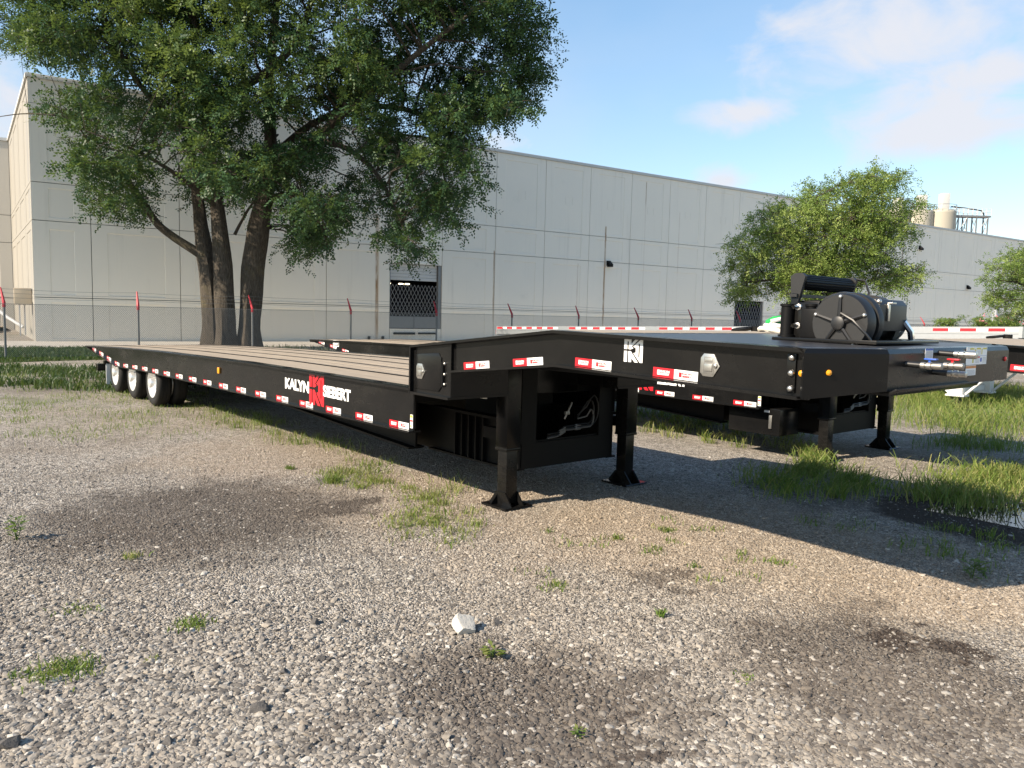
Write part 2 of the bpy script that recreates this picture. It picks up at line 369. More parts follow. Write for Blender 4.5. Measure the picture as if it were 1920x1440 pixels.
def leafmat(name, a, b, c2, trans=.35):
    t = NT(name); at = t.node('ShaderNodeAttribute'); at.attribute_name = 'rnd'; r = at.outputs['Fac']
    c = t.ramp(r, [(0, a), (.55, b), (1, c2)])
    t.n.remove(t.b); d = t.node('ShaderNodeBsdfPrincipled'); t.put(d.inputs['Base Color'], c); d.inputs['Roughness'].default_value = .5; d.inputs['Specular IOR Level'].default_value = .35
    tr = t.node('ShaderNodeBsdfTranslucent'); tcx = t.mix(.5, c, (.16, .22, .03)); t.link(tcx, tr.inputs['Color'])
    ms = t.node('ShaderNodeMixShader'); ms.inputs[0].default_value = trans; t.link(d.outputs[0], ms.inputs[1]); t.link(tr.outputs[0], ms.inputs[2]); t.link(ms.outputs[0], t.out.inputs['Surface'])
    return t.mat
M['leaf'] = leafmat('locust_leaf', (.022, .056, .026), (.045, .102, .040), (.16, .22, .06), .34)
M['leaf2'] = leafmat('bright_leaf', (.12, .20, .045), (.22, .31, .075), (.33, .40, .11), .45)
M['grass'] = leafmat('grass_blade', (.06, .12, .022), (.15, .23, .04), (.33, .32, .12), .42)
M['lawn'] = leafmat('lawn_blade', (.018, .048, .012), (.036, .075, .02), (.10, .12, .04), .3)
M['petal'] = plain('rose_petal', (.62, .25, .28), .6)
def bark():
    t = NT('tree_bark'); p = t.objc(); n = t.noise(5, 7, .7, t.scale(p, (6, 6, .9)), .8); n2 = t.noise(.9, 4, .6, p)
    c = t.ramp(n, [(.3, (.03, .025, .02)), (.55, (.10, .085, .068)), (.8, (.20, .17, .135))]); c = t.mix(t.mrange(n2, .55, .75, 0, .4), c, (.17, .15, .07))
    t.set(c, .9, 0, .15); t.bump(n, 1.0, .06); return t.mat
M['bark'] = bark()
t = NT('rock_pale'); n = t.noise(25, 6, .65, t.objc()); t.set(t.mix(n, (.36, .34, .30), (.60, .57, .51)), .85, 0, .25); t.bump(n, .5, .02); M['rockpale'] = t.mat
t = NT('rock_dark'); n = t.noise(30, 6, .7, t.objc()); t.set(t.mix(n, (.035, .033, .032), (.17, .16, .15)), .9, 0, .2); t.bump(n, .8, .02); M['rockdark'] = t.mat
t = NT('puddle_water'); t.set((.018, .017, .014), .035, 0, .6); t.bump(t.noise(9, 2, .5, t.pos()), .05, .004); M['water'] = t.mat
t = NT('apron_concrete'); p = t.pos(); n = t.noise(.8, 6, .65, p); t.set(t.mix(n, (.36, .33, .29), (.50, .47, .42)), .9, 0, .2); t.bump(t.noise(18, 4, .6, p), .3, .02); M['apron'] = t.mat
t = NT('tan_soil'); p = t.pos(); n = t.noise(1.6, 7, .7, p); t.set(t.mix(n, (.30, .24, .16), (.52, .44, .32)), .95, 0, .1); t.bump(n, .8, .1); M['soil'] = t.mat
t = NT('turf_soil'); p = t.pos(); n = t.noise(1.1, 7, .7, p); t.set(t.mix(t.mrange(n, .4, .65), (.028, .05, .014), (.085, .085, .04)), .95, 0, .1); t.bump(t.noise(25, 4, .6, p), .6, .03); M['turf'] = t.mat
t = NT('ceiling_lamp_glow'); t.set((.9, .85, .7), .5); t.b.inputs['Emission Color'].default_value = (1, .85, .6, 1); t.b.inputs['Emission Strength'].default_value = 3.0; M['lamp'] = t.mat

# ------------------------------------------------------------------ ground, apron, turf, puddle
mb = MB(); R = 900; rings = [0, 3, 6, 10, 16, 26, 45, 90, 200, R]; seg = 48
vs = [(0, 0, 0)]; fs = []
for r in rings[1:]:
    vs += [(r*cos(2*pi*k/seg), r*sin(2*pi*k/seg), 0) for k in range(seg)]
for k in range(seg): fs.append((0, 1+k, 1+(k+1) % seg))
for i in range(len(rings)-2):
    a = 1+i*seg; b = a+seg
    for k in range(seg): fs.append((a+k, b+k, b+(k+1) % seg, a+(k+1) % seg))
mb.add(vs, fs); kind(mb.build('ground', M['gravel']), 'structure')
def wl2(s, d, z=0.0):
    """warehouse wall coordinates: s along the wall, d out from it"""
    q = WC+WL*s+WNB*d; return (q[0], q[1], z)
def wobbly(pts, step=.7, amp=.25, seed=1):
    r = np.random.default_rng(seed); out = []
    for i in range(len(pts)):
        a, b = np.array(pts[i]), np.array(pts[(i+1) % len(pts)]); n = max(2, int(np.linalg.norm(b-a)/step))
        for k in range(n): out.append(tuple(a+(b-a)*k/n+np.append(r.normal(0, amp, 2), 0)))
    return out
poly = [wl2(-30, 5.2, .004), wl2(100, 5.2, .004), wl2(100, -.3, .004), wl2(-30, -.3, .004)]
mb = MB(); mb.add(poly, [(0, 1, 2, 3)]); kind(mb.build('driveway', M['apron']), 'structure')
tp = wobbly([wl2(-24, 5.3, .006), wl2(6, 5.3, .006), wl2(8, 8.5, .006), wl2(3, 13, .006), wl2(-4, 14.6, .006), wl2(-24, 14.6, .006)], 1.0, .25, 4)
mb = MB(); mb.add(tp, [tuple(range(len(tp)))]); kind(mb.build('lawn_strip', M['turf']), 'structure')
pd = [ground(*q) for q in [(1722, 955), (1760, 949), (1850, 945), (1960, 945), (2080, 960), (2100, 1000), (2030, 1010), (1925, 994), (1850, 978), (1780, 966)]]
mb = MB(); mb.add([(q[0], q[1], .005) for q in wobbly(pd, .12, .012, 3)], [tuple(range(len(wobbly(pd, .12, .012, 3))))]); kind(mb.build('puddle', M['water']), 'structure')
# bank of pale soil left of the warehouse
nx, ny = 26, 16; vs = []; fs = []; b0 = np.array([-46.0, 36.5])
for j in range(ny):
    for i in range(nx):
        u, v = i/(nx-1), j/(ny-1); x = b0[0]+u*20.5-v*4.5; y = b0[1]+v*9.5
        e = min(1, v*3.0)*min(1, (1-v)*4)*min(1, (1-u)*8+.25)*min(1, u*6)
        vs.append((x, y, -.02+.95*e+(.16*sin(x*1.7+y)+.12*sin(y*2.9-x))*e+rng.normal(0, .05)*e))
for j in range(ny-1):
    for i in range(nx-1): fs.append((j*nx+i, j*nx+i+1, (j+1)*nx+i+1, (j+1)*nx+i))
mb = MB(); mb.add(vs, fs); kind(mb.build('soil_bank', M['soil'], smooth=True), 'structure')

# ------------------------------------------------------------------ warehouse
ROWS = [(0.0, 1.88), (1.91, 5.14), (5.17, 6.74), (6.77, 11.02)]
def panel_mesh(w, h, top=.34, side=.62, dep=.022):
    """precast panel, face to -y, with a recessed field; origin at lower left"""
    m = MB(); t = .1; a, b, c, d = side, w-side, .0, h-top
    if h < 2.2 and top > .2: top = .2; d = h-top
    if w < 2*side+.3: a, b = w*.2, w*.8
    o = [(0, 0, 0), (w, 0, 0), (w, 0, h), (0, 0, h)]; i0 = [(a, 0, c+.12), (b, 0, c+.12), (b, 0, d), (a, 0, d)]
    e = .02; i1 = [(a+e, dep, c+.12+e), (b-e, dep, c+.12+e), (b-e, dep, d-e), (a+e, dep, d-e)]; bk = [(p[0], t, p[2]) for p in o]
    m.add(o+i0+i1+bk, [(0, 1, 5, 4), (1, 2, 6, 5), (2, 3, 7, 6), (3, 0, 4, 7), (4, 5, 9, 8), (5, 6, 10, 9), (6, 7, 11, 10), (7, 4, 8, 11), (8, 9, 10, 11),
                       (0, 12, 13, 1), (1, 13, 14, 2), (2, 14, 15, 3), (3, 15, 12, 0), (15, 14, 13, 12)])
    return m
PCACHE = {}
def panel(w, h, mat):
    k = (round(w, 2), round(h, 2), mat.name)
    if k not in PCACHE: PCACHE[k] = panel_mesh(w, h).mesh('panel', mat)
    return PCACHE[k]
WRZ = atan2(WL[1], WL[0])
wh = empty('warehouse', (*WC, 0), (0, 0, WRZ)); tag(wh, 'long windowless pale grey concrete panel warehouse behind the chain-link fence', 'warehouse')
J = [0.0, 2.2, 5.84, 9.4, 12.9, 16.47, 19.66, 23.18, 26.73, 30.23, 33.7, 37.2, 40.74, 44.27, 47.5, 51.0, 54.5]
DOORS = {5: (.70, 4.27), 13: (.0, 3.05)}
for i in range(len(J)-1):
    x0, x1 = J[i]+(.014 if i else 0), J[i+1]-.014
    if i in DOORS:
        z0, z1 = DOORS[i]
        rows = ([(0, z0)] if z0 > .2 else [])+[(z1, 5.14)]+ROWS[2:]
    else: rows = ROWS
    for z0, z1 in rows: put('panel', panel(x1-x0, z1-z0, M['wall']), wh, (x0, 0, z0))
mb = MB()
for i in range(len(J)-1):
    if i in DOORS:
        z0, z1 = DOORS[i]
        if z0 > .2: mb.box(J[i], J[i+1], .095, .3, 0, z0)
        mb.box(J[i], J[i+1], .095, .3, z1+.02, 11)
    else: mb.box(J[i], J[i+1], .095, .3, 0, 11)
mb.build('wall_core', M['dark'], wh)
MB().box(-.05, 54.5, -.07, .35, 11.03, 11.2).build('roof_coping', M['coping'], wh, bevel=.01)
MB().box(.3, 54.5, .31, 16, 10.7, 10.9).build('roof', M['dark'], wh)
MB().box(.3, 54.5, 15.7, 16, 0, 10.7).box(54.2, 54.5, .31, 15.7, 0, 10.7).build('rear_wall', M['interior'], wh)
MB().box(14, 21.5, 5.5, 5.7, 0, 6).box(14, 14.1, .31, 5.5, 0, 6).box(21.4, 21.5, .31, 5.5, 0, 6).box(14, 21.5, .31, 5.7, 5.9, 6).box(14.1, 21.4, .31, 5.5, .5, .68).build('dock_interior', M['interior'], wh)
for lx in (16.95, 17.35, 18.15, 18.55): MB().box(lx, lx+.26, 2.4, 2.5, 3.22, 3.28).build('ceiling_lamp', M['lamp'], wh, bevel=.01)
# dock door: roller curtain slats, guides, plate, scissor gate
for k in range(5): MB().box(16.5, 19.42, .16, .19, 3.36+k*.18, 3.36+k*.18+.172).build('door_slat', M['doorslat'], wh, bevel=.012)
MB().box(19.45, 19.64, .04, .25, .7, 4.25).build('door_jamb', M['galv'], wh); MB().box(16.49, 16.52, .04, .25, .7, 4.25).build('door_jamb', M['galv'], wh)
MB().box(16.52, 17.96, .06, .09, .74, 1.38).box(17.99, 19.44, .06, .09, .74, 1.38).build('dock_plate', M['galv'], wh)
def lattice(x0, x1, z0, z1, n, y):
    m = MB(); w = (x1-x0)/n; h = w*2.05; rows = int(round((z1-z0)/h)); h = (z1-z0)/rows
    for i in range(n):
        for r in range(rows):
            xa, xb, za, zb = x0+i*w, x0+(i+1)*w, z0+r*h, z0+(r+1)*h; xm, zm = (xa+xb)/2, (za+zb)/2
            for (p, q) in (((xa, zm), (xm, zb)), ((xm, zb), (xb, zm)), ((xa, zm), (xm, za)), ((xm, za), (xb, zm))): m.tube([(p[0], y, p[1]), (q[0], y, q[1])], .011, 4, cap=False)
    return m
lattice(16.55, 19.42, 1.4, 3.12, 13, .05).build('scissor_gate', M['lattice'], wh)
MB().box(16.7, 18.0, -.1, 0, .38, .5).box(18.2, 19.3, -.1, 0, .4, .5).build('dock_bumper', M['rubber'], wh, bevel=.02)
MB().box(43.9, 48, 1.5, 1.6, 0, 4).box(43.9, 44, .31, 1.5, 0, 4).box(47.9, 48, .31, 1.5, 0, 4).box(43.9, 48, .31, 1.6, 3.9, 4).build('doorway_interior', M['interior'], wh)
lattice(44.32, 47.45, .05, 2.95, 11, .05).build('scissor_gate', M['lattice'], wh)
# blanked vents, wall lamps, brackets
vm = MB().box(-.28, .28, -.008, 0, -.25, -.23).box(-.28, .28, -.008, 0, .23, .25).box(-.28, -.26, -.008, 0, -.229, .229).box(.26, .28, -.008, 0, -.229, .229).mesh('blanked_vent', M['wall'])
for s in (25.0, 28.55, 31.95, 35.45, 39.0, 42.6, 46.0, 49.2): put('blanked_vent', vm, wh, (s, .02, 8.75))
def wall_lamp(parent, s, z):
    mb = MB(); mb.box(s-.17, s+.17, -.05, 0, z-.12, z+.2); mb.prism([(-.3, z-.2), (-.3, z-.02), (-.06, z+.17), (-.06, z-.2)], s-.16, s+.16, 'x'); mb.build('wall_lamp', M['under'], parent, bevel=.01)
wall_lamp(wh, 31.9, 5.05)
for sx in (15.2, 16.0): MB().box(sx, sx+.12, -.12, -.003, .02, .28).build('pipe_stub', M['rubber'], wh, bevel=.01)
# return wall round the left corner
RD = np.array([-.035, 1.0]); RA = atan2(-RD[1], -RD[0])
for k in range(4):
    for z0, z1 in ROWS:
        put('panel', panel(4.0-.028, z1-z0, M['wall2']), wh, (RD[0]*(4*(k+1)-.014)-.002, RD[1]*(4*(k+1)-.014), z0), (0, 0, RA))
mb = MB(); mb.prism([(0.1, .05), (.1, 16), (-.4, 16), (.0, .05)], 0, 11, 'z'); mb.build('return_wall_core', M['dark'], wh)
mb = MB(); mb.prism([(-.08, -.02), (.1, .36), (.1, 16), (-.64, 16)], 11.03, 11.19, 'z'); mb.build('roof_coping', M['coping'], wh)
MB().box(-.72, -.06, 1.2, 2.0, 1.55, 2.28).build('meter_box', plain('tan_box', (.52, .44, .33), .6), wh, bevel=.015)
MB().box(-.55, -.5, 1.3, 1.35, .2, 1.55).box(-.35, -.3, 1.8, 1.85, .2, 1.55).build('conduit', M['flap'], wh)
MB().tube([(-1.5, 3.2, 1.45), (-.95, 2.7, .95), (-.4, 2.2, .55)], .07, 10).build('drain_pipe', M['flap'], wh, smooth=True)
# annex far left
q = np.array(WC)+WL*(RD[0]*16)+(-WNB)*(16.0)
az = radians(244.5); ad = np.array([sin(az), cos(az)])
an = empty('annex_building', (q[0]+ad[0]*14, q[1]+ad[1]*14, 0), (0, 0, atan2(-ad[1], -ad[0]))); tag(an, 'cream concrete panel annex standing left of the warehouse return wall', 'building')
for k in range(4):
    for z0, z1 in ROWS: put('panel', panel(3.5-.03, z1-z0, M['wall3']), an, (3.5*k, 0, z0))
MB().box(0, 14, .095, 10, 0, 11).build('wall_core', M['dark'], an); MB().box(-.1, 14, -.07, .3, 11.03, 11.2).build('roof_coping', M['coping'], an)
# lower wing to the right
wg = empty('warehouse_wing', wl2(54.55, .02), (0, 0, WRZ)); tag(wg, 'far right warehouse wing with a slightly lower roofline below the silos', 'building')
WROWS = [(0, 1.88), (1.91, 4.95), (4.98, 6.5), (6.53, 10.45)]
for k in range(18):
    for z0, z1 in WROWS: put('panel', panel(3.5-.028, z1-z0, M['wall']), wg, (3.5*k, 0, z0))
MB().box(0, 63, .095, 14, 0, 10.4).build('wall_core', M['dark'], wg); MB().box(-.05, 63, -.06, .35, 10.46, 10.62).build('roof_coping', M['coping'], wg)
for s in (16.5, 20.1, 23.6, 27.2): put('blanked_vent', vm, wg, (s, .02, 8.2))
wall_lamp(wg, 23.2, 5.3); wall_lamp(wg, 14.2, 8.5)

# silos behind the wing
def silo(px, topy, boxtop, w, label):
    Y = 118.0; p = atdepth(px, topy, Y); k = FPX/Y*1.0; r = w/2/FPX*Y*1.12; bz = atdepth(px, boxtop, Y)[2]
    e = empty('silo', (p[0], p[1], 0)); tag(e, label, 'silo', 'cream storage silos behind the warehouse')
    mb = MB(); mb.lathe([(0, r), (p[2]-.5, r), (p[2]-.35, r*1.015), (p[2]-.1, r*.96), (p[2]+.25, r*.3), (p[2]+.3, .01)], (0, 0, 0), 'z', 32); mb.build('tank', M['silo'], e, smooth=True)
    MB().box(-.15, .95, -.6, .6, p[2], bz).build('head_house', M['silow'], e, bevel=.03)
    m = MB()
    for a in range(16):
        t0 = 2*pi*a/16; m.tube([(r*cos(t0), r*sin(t0), p[2]-.3), (r*cos(t0), r*sin(t0), p[2]+.75)], .03, 4)
    m.tube([(r*cos(2*pi*a/24), r*sin(2*pi*a/24), p[2]+.72) for a in range(25)], .03, 4); m.build('guard_rail', M['galv'], e)
silo(1764, 395, 363, 46, 'cream round silo with white head house beside the steel catwalk')
silo(1722, 395, 366, 46, 'cream round silo next to the catwalk silo, half behind tree leaves')
silo(1678, 395, 371, 46, 'cream round silo mostly hidden behind the young tree')
Y = 118.0; a = atdepth(1785, 404, Y); b = atdepth(1853, 408, Y); zt = a[2]
cw = empty('silo_catwalk', (a[0], a[1], 0)); tag(cw, 'raised steel catwalk on braced legs beside the silos', 'catwalk')
ln = b[0]-a[0]
MB().box(0, ln, -.7, .7, zt-.25, zt).build('deck', M['galv'], cw)
m = MB()
for y in (-.68, .68):
    for z in (.5, 1.0): m.tube([(0, y, zt+z), (ln, y, zt+z)], .04, 5)
    for i in range(9): m.tube([(ln*i/8, y, zt), (ln*i/8, y, zt+1.0)], .04, 5)
m.build('guard_rail', M['silow'], cw)
MB().tube([(-.2, 0, zt+1.3), (ln*.35, 0, zt+1.15), (ln*.8, 0, zt+.8), (ln*.86, 0, zt+.4), (ln*.88, 0, zt)], .09, 8).build('feed_pipe', M['under'], cw, smooth=True)
for x in (.12, .36, .62, .93):
    m = MB()
    for y in (-.6, .6): m.box(ln*x-.07, ln*x+.07, y-.07, y+.07, 0, zt-.25)
    for i in range(6): m.tube([(ln*x, -.6, zt-.3-i*2.5), (ln*x, .6, zt-2.8-i*2.5)], .05, 4); m.tube([(ln*x, .6, zt-.3-i*2.5), (ln*x, -.6, zt-2.8-i*2.5)], .05, 4)
    if x in (.12, .62):
        x2 = .36 if x == .12 else .93
        for i in range(6): m.tube([(ln*x, -.6, zt-2.8-i*2.5), (ln*x2, -.6, zt-.3-i*2.5)], .05, 4)
    m.build('braced_leg', M['galv'], cw)

# ------------------------------------------------------------------ chain-link fence
FD = float(np.dot(ground(8, 672)[:2]-WC, WNB))
def fence_s(px):
    p0 = WC+WNB*FD; d = ray(px, 590)[:2]; A = np.array([[d[0], -WL[0]], [d[1], -WL[1]]]); t = np.linalg.solve(A, p0); return t[1]
s0 = fence_s(8); step = (fence_s(1388)-fence_s(8))/9.0
fe = empty('chain_link_fence', wl2(s0, FD), (0, 0, WRZ)); tag(fe, 'chain-link fence with red angled barbed-wire arms in front of the warehouse', 'fence')
NP = 20; FH = 1.62
pm = MB().tube([(0, 0, -.05), (0, 0, FH+.02)], .034, 10).mesh('post', M['galv'], True)
am = MB().tube([(0, 0, FH-.12), (0, 0, FH+.02), (-.01, .05, FH+.1), (-.03, .17, FH+.3), (-.05, .27, FH+.46)], [.045, .045, .04, .028, .02], 8).mesh('barb_arm', M['postred'], True)
for i in range(-2, NP):
    p = put('post', pm, fe, (i*step, 0, 0)); put('barb_arm', am, p, (0, 0, 0), (0, 0, random.uniform(-.25, .25)))
x0f, x1f = -2*step, (NP-1)*step; d = .056; m = MB(); W = FH-.04
n = int((x1f-x0f)/d)
vs = []; fs = []
for i in range(-int(W/d)-1, n+1):
    for sg in (1, -1):
        xa = x0f+i*d; xb = xa+W; za, zb = (.03, .03+W) if sg == 1 else (.03+W, .03)
        t0 = max(0, (x0f-xa)/W); t1 = min(1, (x1f-xa)/W)
        if t1-t0 < .02: continue
        pa = (xa+W*t0, za+(zb-za)*t0); pb = (xa+W*t1, za+(zb-za)*t1); y = .012*sg; w = .0031; k = len(vs)
        ox, oz = w*.707, -w*.707*sg
        vs += [(pa[0]-ox, y-.048, pa[1]-oz), (pa[0]+ox, y-.048, pa[1]+oz), (pb[0]+ox, y-.048, pb[1]+oz), (pb[0]-ox, y-.048, pb[1]-oz), (pa[0], y-.048+2*w, pa[1]), (pb[0], y-.048+2*w, pb[1])]
        fs += [(k, k+1, k+2, k+3), (k+1, k+4, k+5, k+2), (k+4, k, k+3, k+5)]
m.add(vs, fs); m.build('chain_mesh', M['wire'], fe)
m = MB(); m.tube([(x0f, -.05, FH-.02), (x1f, -.05, FH-.02)], .008, 6); m.tube([(x0f, -.05, .06), (x1f, -.05, .06)], .006, 6); m.build('tension_wire', M['wire'], fe)
for (y, z) in ((.1, FH+.17), (.17, FH+.3), (.24, FH+.42)):
    pts = []
    for i in range(-2, NP-1):
        for k in range(4): pts.append(((i+k/4)*step, y, z-.035*sin(pi*k/4)))
    pts.append(((NP-1)*step, y, z)); MB().tube(pts, .0045, 5).build('barbed_wire', M['wire'], fe)

# ------------------------------------------------------------------ lowboy step-deck trailers
KMARK = [[(0, 1), (.17, 1), (.17, .56), (0, .56)], [(.17, 1), (.38, 1), (.38, .80), (.58, 1), (.76, 1), (.40, .68), (.50, .62), (.36, .56), (.24, .56), (.24, .90), (.17, .90)],
         [(0, .48), (.17, .48), (.17, 0), (0, 0)], [(.24, .48), (.36, .48), (.76, 0), (.58, 0), (.40, .20), (.40, 0), (.24, 0)],
         [(.49, .69), (.86, 1), (1, 1), (1, 0), (.86, 0), (.50, .40), (.63, .43), (.63, .62)]]
def kmark_mesh(w, h, mat):
    m = MB()
    for pz in KMARK: m.prism([(p[0]*w, p[1]*h) for p in pz], -.0015, 0, 'y')
    m.prism([(.78*w, .24*h), (.84*w, .24*h), (.84*w, .82*h), (.78*w, .82*h)], -.0025, 0, 'y', 1)
    return m.mesh('maker_mark', [mat, M['black']])
def sticker_mesh():
    w, h = .318, .054; m = MB(); m.box(0, w*.48, -.0012, 0, 0, h, 0); m.box(w*.482, w, -.0012, 0, 0, h, 1)
    for (xo, mi) in ((.052*.6, 1), (w*.482+.034, 0)):
        m.box(xo, xo+.02, -.0018, -.0013, .013, .041, mi)
        add_text(m, 'KALYN', xo+.023, .028, .066, .013, -.0018, mi, .05); add_text(m, 'SIEBERT', xo+.023, .013, .066, .012, -.0018, mi, .05)
    return m.mesh('reflective_sticker', [M['red'], M['white']])
STK = sticker_mesh(); KRED = kmark_mesh(.335, .325, M['red']); KWHITE = kmark_mesh(.147, .137, M['white'])
def word_mesh(tx, w, h):
    P, F = text_mesh(tx, w, h, .045); m = MB(); m.add([(p[0], -.0016, p[1]) for p in P], F); return m.mesh('lettering', M['white'])
W1 = word_mesh('KALYN', .60, .122); W2 = word_mesh('SIEBERT', .58, .118)
BOLT = MB().lathe([(0, .017), (-.008, .017), (-.014, .013), (-.017, .005), (-.0175, .0005)], (0, 0, 0), 'y', 10).mesh('bolt', M['zinc'], True)
TYRE = MB().lathe([(.03, .235), (.008, .26), (0, .31), (.006, .355), (.03, .378), (.055, .385), (.075, .385), (.078, .377), (.086, .377), (.089, .385), (.128, .385), (.131, .377), (.139, .377), (.142, .385), (.165, .385), (.19, .378), (.214, .355), (.22, .31), (.212, .26), (.19, .235)], (0, 0, 0), 'y', 44).mesh('tyre', M['rubber'], True)
def rim_mesh():
    m = MB(); m.lathe([(.19, .236), (.03, .236), (.012, .246), (.004, .244), (.006, .232), (.03, .222), (.075, .212), (.10, .19), (.105, .15), (.085, .135), (.075, .11), (.072, .085), (-.02, .08), (-.035, .07), (-.045, .03), (-.046, .001)], (0, 0, 0), 'y', 40)
    for k in range(10):
        a = 2*pi*k/10; m.lathe([(.085, .016), (.05, .014), (.045, .004)], (.112*cos(a), 0, .112*sin(a)), 'y', 8)
    return m.mesh('rim', M['wheelalu'], True)
RIM = rim_mesh()
HOLE = MB().lathe([(.1, .021), (.0995, .0005)], (0, 0, 0), 'y', 12).mesh('hand_hole', M['under'])
def latch_mesh():
    m = MB(); o = [(0, .02), (0, .10), (.02, .125), (.085, .125), (.125, .062), (.085, 0), (.02, 0)]
    m.prism(o, -.006, 0, 'y'); m.box(.022, .088, -.0085, -.006, .016, .109, 1); m.box(.03, .08, -.014, -.0085, .03, .07); m.box(.03, .08, -.011, -.0085, .08, .10); m.lathe([(-.006, .014), (-.016, .012), (-.018, .003)], (.1, 0, .062), 'y', 12)  # pan drawn in duller zinc, recess shade put into the colour
    return m.mesh('paddle_latch', [M['zinc'], M['dullzinc']], bevel=.0015)
LATCH = latch_mesh()
def trailer(name, loc, rz, label, dz0=0.0, dsl=0.0, winch=False, toolbox=False, yoff=True):
    T = empty(name, loc, (0, 0, rz)); tag(T, label, 'trailer', 'black step-deck trailers parked side by side')
    XT = [-12.5, -10.1, -7.2, -3.65, 0.0]; ZT = [.786, .866, .943, .999, 1.014]; XB = [-12.5, -9.98, -8.26, -3.4, 0.0]; ZB = [.762, .512, .558, .600, .628]
    dz = lambda x: dz0+dsl*x
    top = lambda x: float(np.interp(x, XT, ZT))+dz(x); bot = lambda x: float(np.interp(x, XB, ZB))+dz(x)
    xs = sorted(set(XT+XB+[-11.3, -5.5, -1.8])); W = 2.59; K = M['black']
    for s in (0, 1):
        Yf = (lambda y: y) if s == 0 else (lambda y: W-y)
        m = MB(); n = len(xs); y0, y1 = Yf(.045), Yf(.06)
        vs = [(x, y, z) for y in (y0, y1) for x in xs for z in (bot(x), top(x))]
        fs = []
        for k in range(n-1):
            a = 2*k; fs += [(a, a+2, a+3, a+1), (2*n+a, 2*n+a+1, 2*n+a+3, 2*n+a+2)]
        fs += [(0, 1, 2*n+1, 2*n), (2*n-2, 4*n-2, 4*n-1, 2*n-1)]
        m.add(vs, fs)
        m.beam([(Yf(0), -.022), (Yf(.115), -.022), (Yf(.115), .004), (Yf(.012), .004), (Yf(0), -.004)], xs, top)
        m.beam([(Yf(0), 0), (Yf(.12), 0), (Yf(.12), .016), (Yf(0), .016)], xs, bot)
        m.build('side_rail', K, T)
    # deck boards, laid lengthwise
    cuts = [.122, .285, .448, .62, .79, .955, 1.125, 1.292, 1.46, 1.63, 1.80, 1.97, 2.14, 2.305, 2.468]
    for i in range(14):
        g0 = .024 if i in (3, 6, 9, 12) else .0055; g1 = .024 if i+1 in (3, 6, 9, 12) else .0055
        m = MB(); h = random.uniform(-.003, .003); m.beam([(cuts[i]+g0, -.03), (cuts[i+1]-g1, -.03), (cuts[i+1]-g1, h), (cuts[i]+g0, h)], sorted([x for x in xs if x > -12.4]+[-12.38]), top); m.build('deck_board', M['wood'], T)
    m = MB()
    for yy in (.62, 1.125, 1.63, 2.14): m.beam([(yy-.021, -.03), (yy+.021, -.03), (yy+.021, .004), (yy-.021, .004)], xs, top)
    m.build('deck_strip', M['under'], T)
    for k in range(12):
        x = -.62-k*1.0; MB().box(x, x+.10, .02, .095, top(x)-.0, top(x)+.007).build('stake_pocket', M['under'], T)
    m = MB()
    for i in range(30):
        x = -.3-i*.41
        if x > -12: m.box(x-.04, x+.04, .07, 2.52, top(x)-.16, top(x)-.035)
    for yy in (.72, 1.87):
        m.prism([(-.99, .30+dz(0)), (-.99, .95+dz(0)), (-12.2, .75+dz(-12)), (-12.2, .68+dz(-12)), (-10.6, .50+dz(-10)), (-6.5, .52+dz(-6)), (-2.5, .36+dz(-2))], yy-.012, yy+.012, 'y')
        m.beam([(yy-.09, -.02), (yy+.09, -.02), (yy+.09, 0), (yy-.09, 0)], [-10.6, -6.5, -2.5, -.99], lambda x: float(np.interp(x, [-10.6, -6.5, -2.5, -.99], [.5, .52, .36, .30]))+dz(x))
    m.build('chassis_frame', M['under'], T)
    MB().box(-12.52, -12.40, .02, W-.02, top(-12.5)-.06, top(-12.5)+.003).build('tail_bar', K, T, bevel=.01)
    # axles and wheels
    for ax in (-7.95, -9.17, -10.39):
        MB().tube([(ax, .3, .385), (ax, W-.3, .385)], .065, 14).box(ax-.09, ax+.5, .62, .74, .36, .55).box(ax-.09, ax+.5, 1.85, 1.97, .36, .55).lathe([(0, .09), (.16, .09)], (ax-.2, .68, .5), 'z', 12).build('axle', M['under'], T)
        for (yy, fl, rim) in ((.075, 1, 1), (.33, 1, 0), (W-.075, -1, 1), (W-.33, -1, 0)):
            w = put('wheel', TYRE, T, (ax, yy, .385), (0, random.uniform(0, 6), 0), (1, fl, 1))
            r = put('rim', RIM, w)
            if rim:
                for k in range(5): put('hand_hole', HOLE, w, (.168*cos(2*pi*k/5), 0.002, .168*sin(2*pi*k/5)))
    for yy in (.08, W-.68): MB().box(-11.12, -11.1, yy, yy+.60, .09, .50).build('mud_flap', M['flap'], T, bevel=.004)
    MB().box(-12.1, -11.9, .1, W-.1, .30, .44).box(-11.2, -11.1, .05, W-.05, .49, .56).box(-12.05, -11.95, .6, .72, .44, .66).box(-12.05, -11.95, W-.72, W-.6, .44, .66).build('rear_bumper', K, T, bevel=.008)
    # gooseneck
    tz = lambda x: float(np.interp(x, [0, 1.74, 3.55], [1.372, 1.551, 1.516]))+dz(x); bz = lambda x: float(np.interp(x, [.55, 1.77, 3.55], [1.18, 1.309, 1.262]))+dz(x)
    gx = [.5, 1.0, 1.74, 2.4, 3.0, 3.53]
